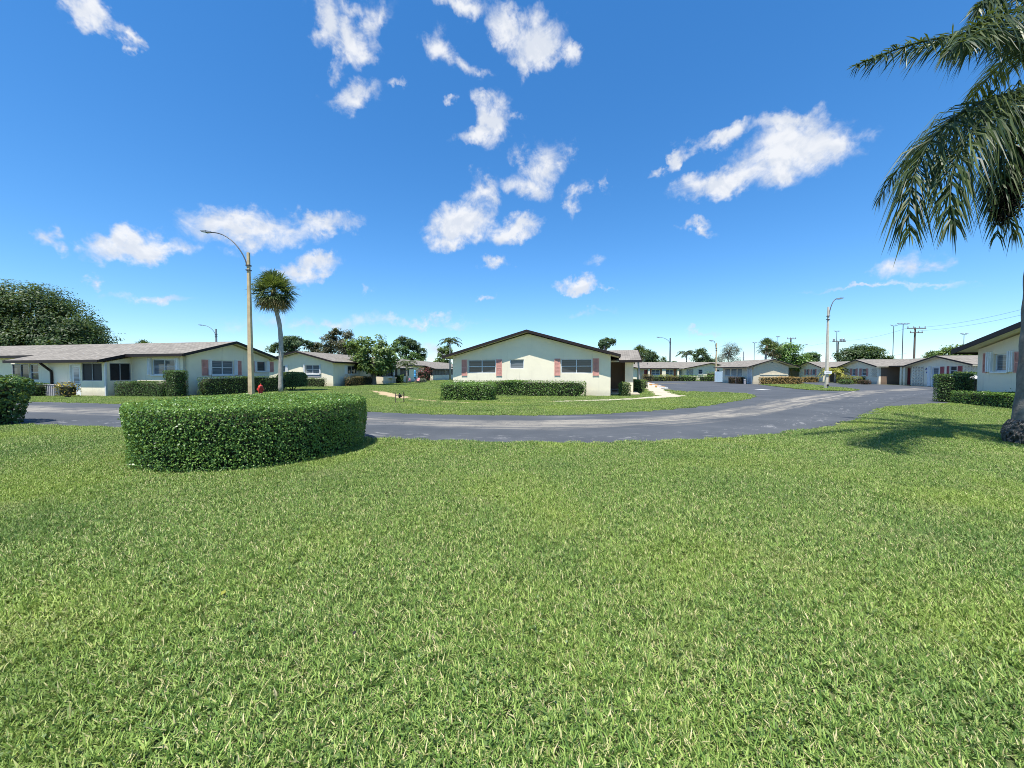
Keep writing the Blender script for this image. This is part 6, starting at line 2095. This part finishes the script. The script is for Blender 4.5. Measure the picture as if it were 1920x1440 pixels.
leaf_on_lawn('small dark curled leaf lying on the front lawn near the bottom centre', -0.9, 2.15, 0.03, 'black')
leaf_on_lawn('small yellow-green leaf lying on the front lawn, left of centre', -1.95, 2.55, 0.045, 'lf_yellow')

# low broad-leaved weeds between the blades
wc = np.column_stack([rng.uniform(-1, 1, 150) * 1.0, rng.uniform(1.3, 8.0, 150)])
wc[:, 0] *= wc[:, 1] * 1.25
wc = wc[~inside(HEDGE_FOOT[0], wc)]
Pw, Sw = [], []
for (x_, y_) in wc:
    k_ = rng.integers(8, 34)
    r_ = rng.uniform(0.04, 0.16)
    Pw.append(np.column_stack([rng.normal(x_, r_, k_), rng.normal(y_, r_, k_), rng.uniform(0.03, 0.058, k_)]))
Pw = np.concatenate(Pw)
Nw = np.array([0, 0, 1.0]) + rng.normal(0, 0.35, (len(Pw), 3))
V_, F_ = leaf_quads(Pw, Nw, rng.uniform(0.012, 0.026, len(Pw)), 0.014, 0.1)
weeds = obj('weeds', mesh_np('weeds', V_, F_), M['lf_light'])
weeds['kind'] = 'stuff'
weeds['label'] = 'tiny broad-leaved weeds in the front lawn'

# ------------------------------------------------------------------ lawn grass
P = lawn_points()
bad = np.zeros(len(P), dtype=bool)
for poly in HEDGE_FOOT:
    lo, hi = poly.min(0), poly.max(0)
    sel = (P[:, 0] > lo[0]) & (P[:, 0] < hi[0]) & (P[:, 1] > lo[1]) & (P[:, 1] < hi[1])
    if sel.any():
        idx = np.where(sel)[0]
        bad[idx] |= inside(poly, P[idx])
for (H_, pts_) in ((C, [(-0.0, -0.05), (10.6, -0.05), (10.6, 1.6), (12.5, 1.6), (12.5, 9), (10.6, 9), (10.6, 22), (0, 22)]), (L, [(-42, 0.45), (-12.4, 0.45), (-12.4, -0.95), (-4.95, -0.95), (-4.95, 0.45), (-0.4, 0.45), (-0.4, 7), (-42, 7)]),
                   (Bh, [(-7.6, -0.05), (0.05, -0.05), (0.05, 8.2), (1.65, 8.2), (1.65, 41), (0.05, 41), (0.05, 58), (-7.6, 58)]), (R, [(0, -0.05), (9.2, -0.05), (9.2, 16), (0, 16)]), (U, [(0, 0), (6.5, 0), (6.5, 7), (0, 7)]), (Fh, [(-22, -0.05), (22, -0.05), (22, 10), (-22, 10)]), (E, [(-36, -0.05), (12, -0.05), (12, 9), (-36, 9)])):
    bad |= inside(np.array([H_.to_world(*q_) for q_ in pts_]), P)
P = P[~bad]
n = len(P)
gm = bpy.data.meshes.new('grass')
gm.vertices.add(n)
zg = np.where(inside(ISL_POLY, P), 0.05, 0.0)
gm.vertices.foreach_set('co', np.column_stack([P[:, 0], P[:, 1], zg]).astype(np.float32).ravel())
at = gm.attributes.new('rot', 'FLOAT', 'POINT')
at.data.foreach_set('value', rng.uniform(0, 6.283, n).astype(np.float32))
at = gm.attributes.new('siz', 'FLOAT', 'POINT')
at.data.foreach_set('value', (rng.uniform(0.7, 1.2, n) * np.interp(P[:, 2], [0.15, 0.19, 0.27, 0.42, 0.6], [0.95, 1.0, 1.15, 1.5, 1.9])).astype(np.float32))
grass = obj('grass', gm)
grass['kind'] = 'stuff'
grass['label'] = 'mown green lawn grass'
ng = bpy.data.node_groups.new('grass_scatter', 'GeometryNodeTree')
ng.interface.new_socket('Geometry', in_out='INPUT', socket_type='NodeSocketGeometry')
ng.interface.new_socket('Geometry', in_out='OUTPUT', socket_type='NodeSocketGeometry')
gi, go = ng.nodes.new('NodeGroupInput'), ng.nodes.new('NodeGroupOutput')
iop = ng.nodes.new('GeometryNodeInstanceOnPoints')
ci = ng.nodes.new('GeometryNodeCollectionInfo')
ci.inputs['Collection'].default_value = tuft_col
ci.inputs['Separate Children'].default_value = True
ci.inputs['Reset Children'].default_value = True
ra = ng.nodes.new('GeometryNodeInputNamedAttribute')
ra.data_type = 'FLOAT'
ra.inputs['Name'].default_value = 'rot'
sa = ng.nodes.new('GeometryNodeInputNamedAttribute')
sa.data_type = 'FLOAT'
sa.inputs['Name'].default_value = 'siz'
cx_ = ng.nodes.new('ShaderNodeCombineXYZ')
ng.links.new(ra.outputs['Attribute'], cx_.inputs['Z'])
iop.inputs['Pick Instance'].default_value = True
ng.links.new(gi.outputs[0], iop.inputs['Points'])
ng.links.new(ci.outputs[0], iop.inputs['Instance'])
ng.links.new(cx_.outputs[0], iop.inputs['Rotation'])
ng.links.new(sa.outputs['Attribute'], iop.inputs['Scale'])
ng.links.new(iop.outputs[0], go.inputs[0])
md = grass.modifiers.new('scatter', 'NODES')
md.node_group = ng
print('grass tufts', n)
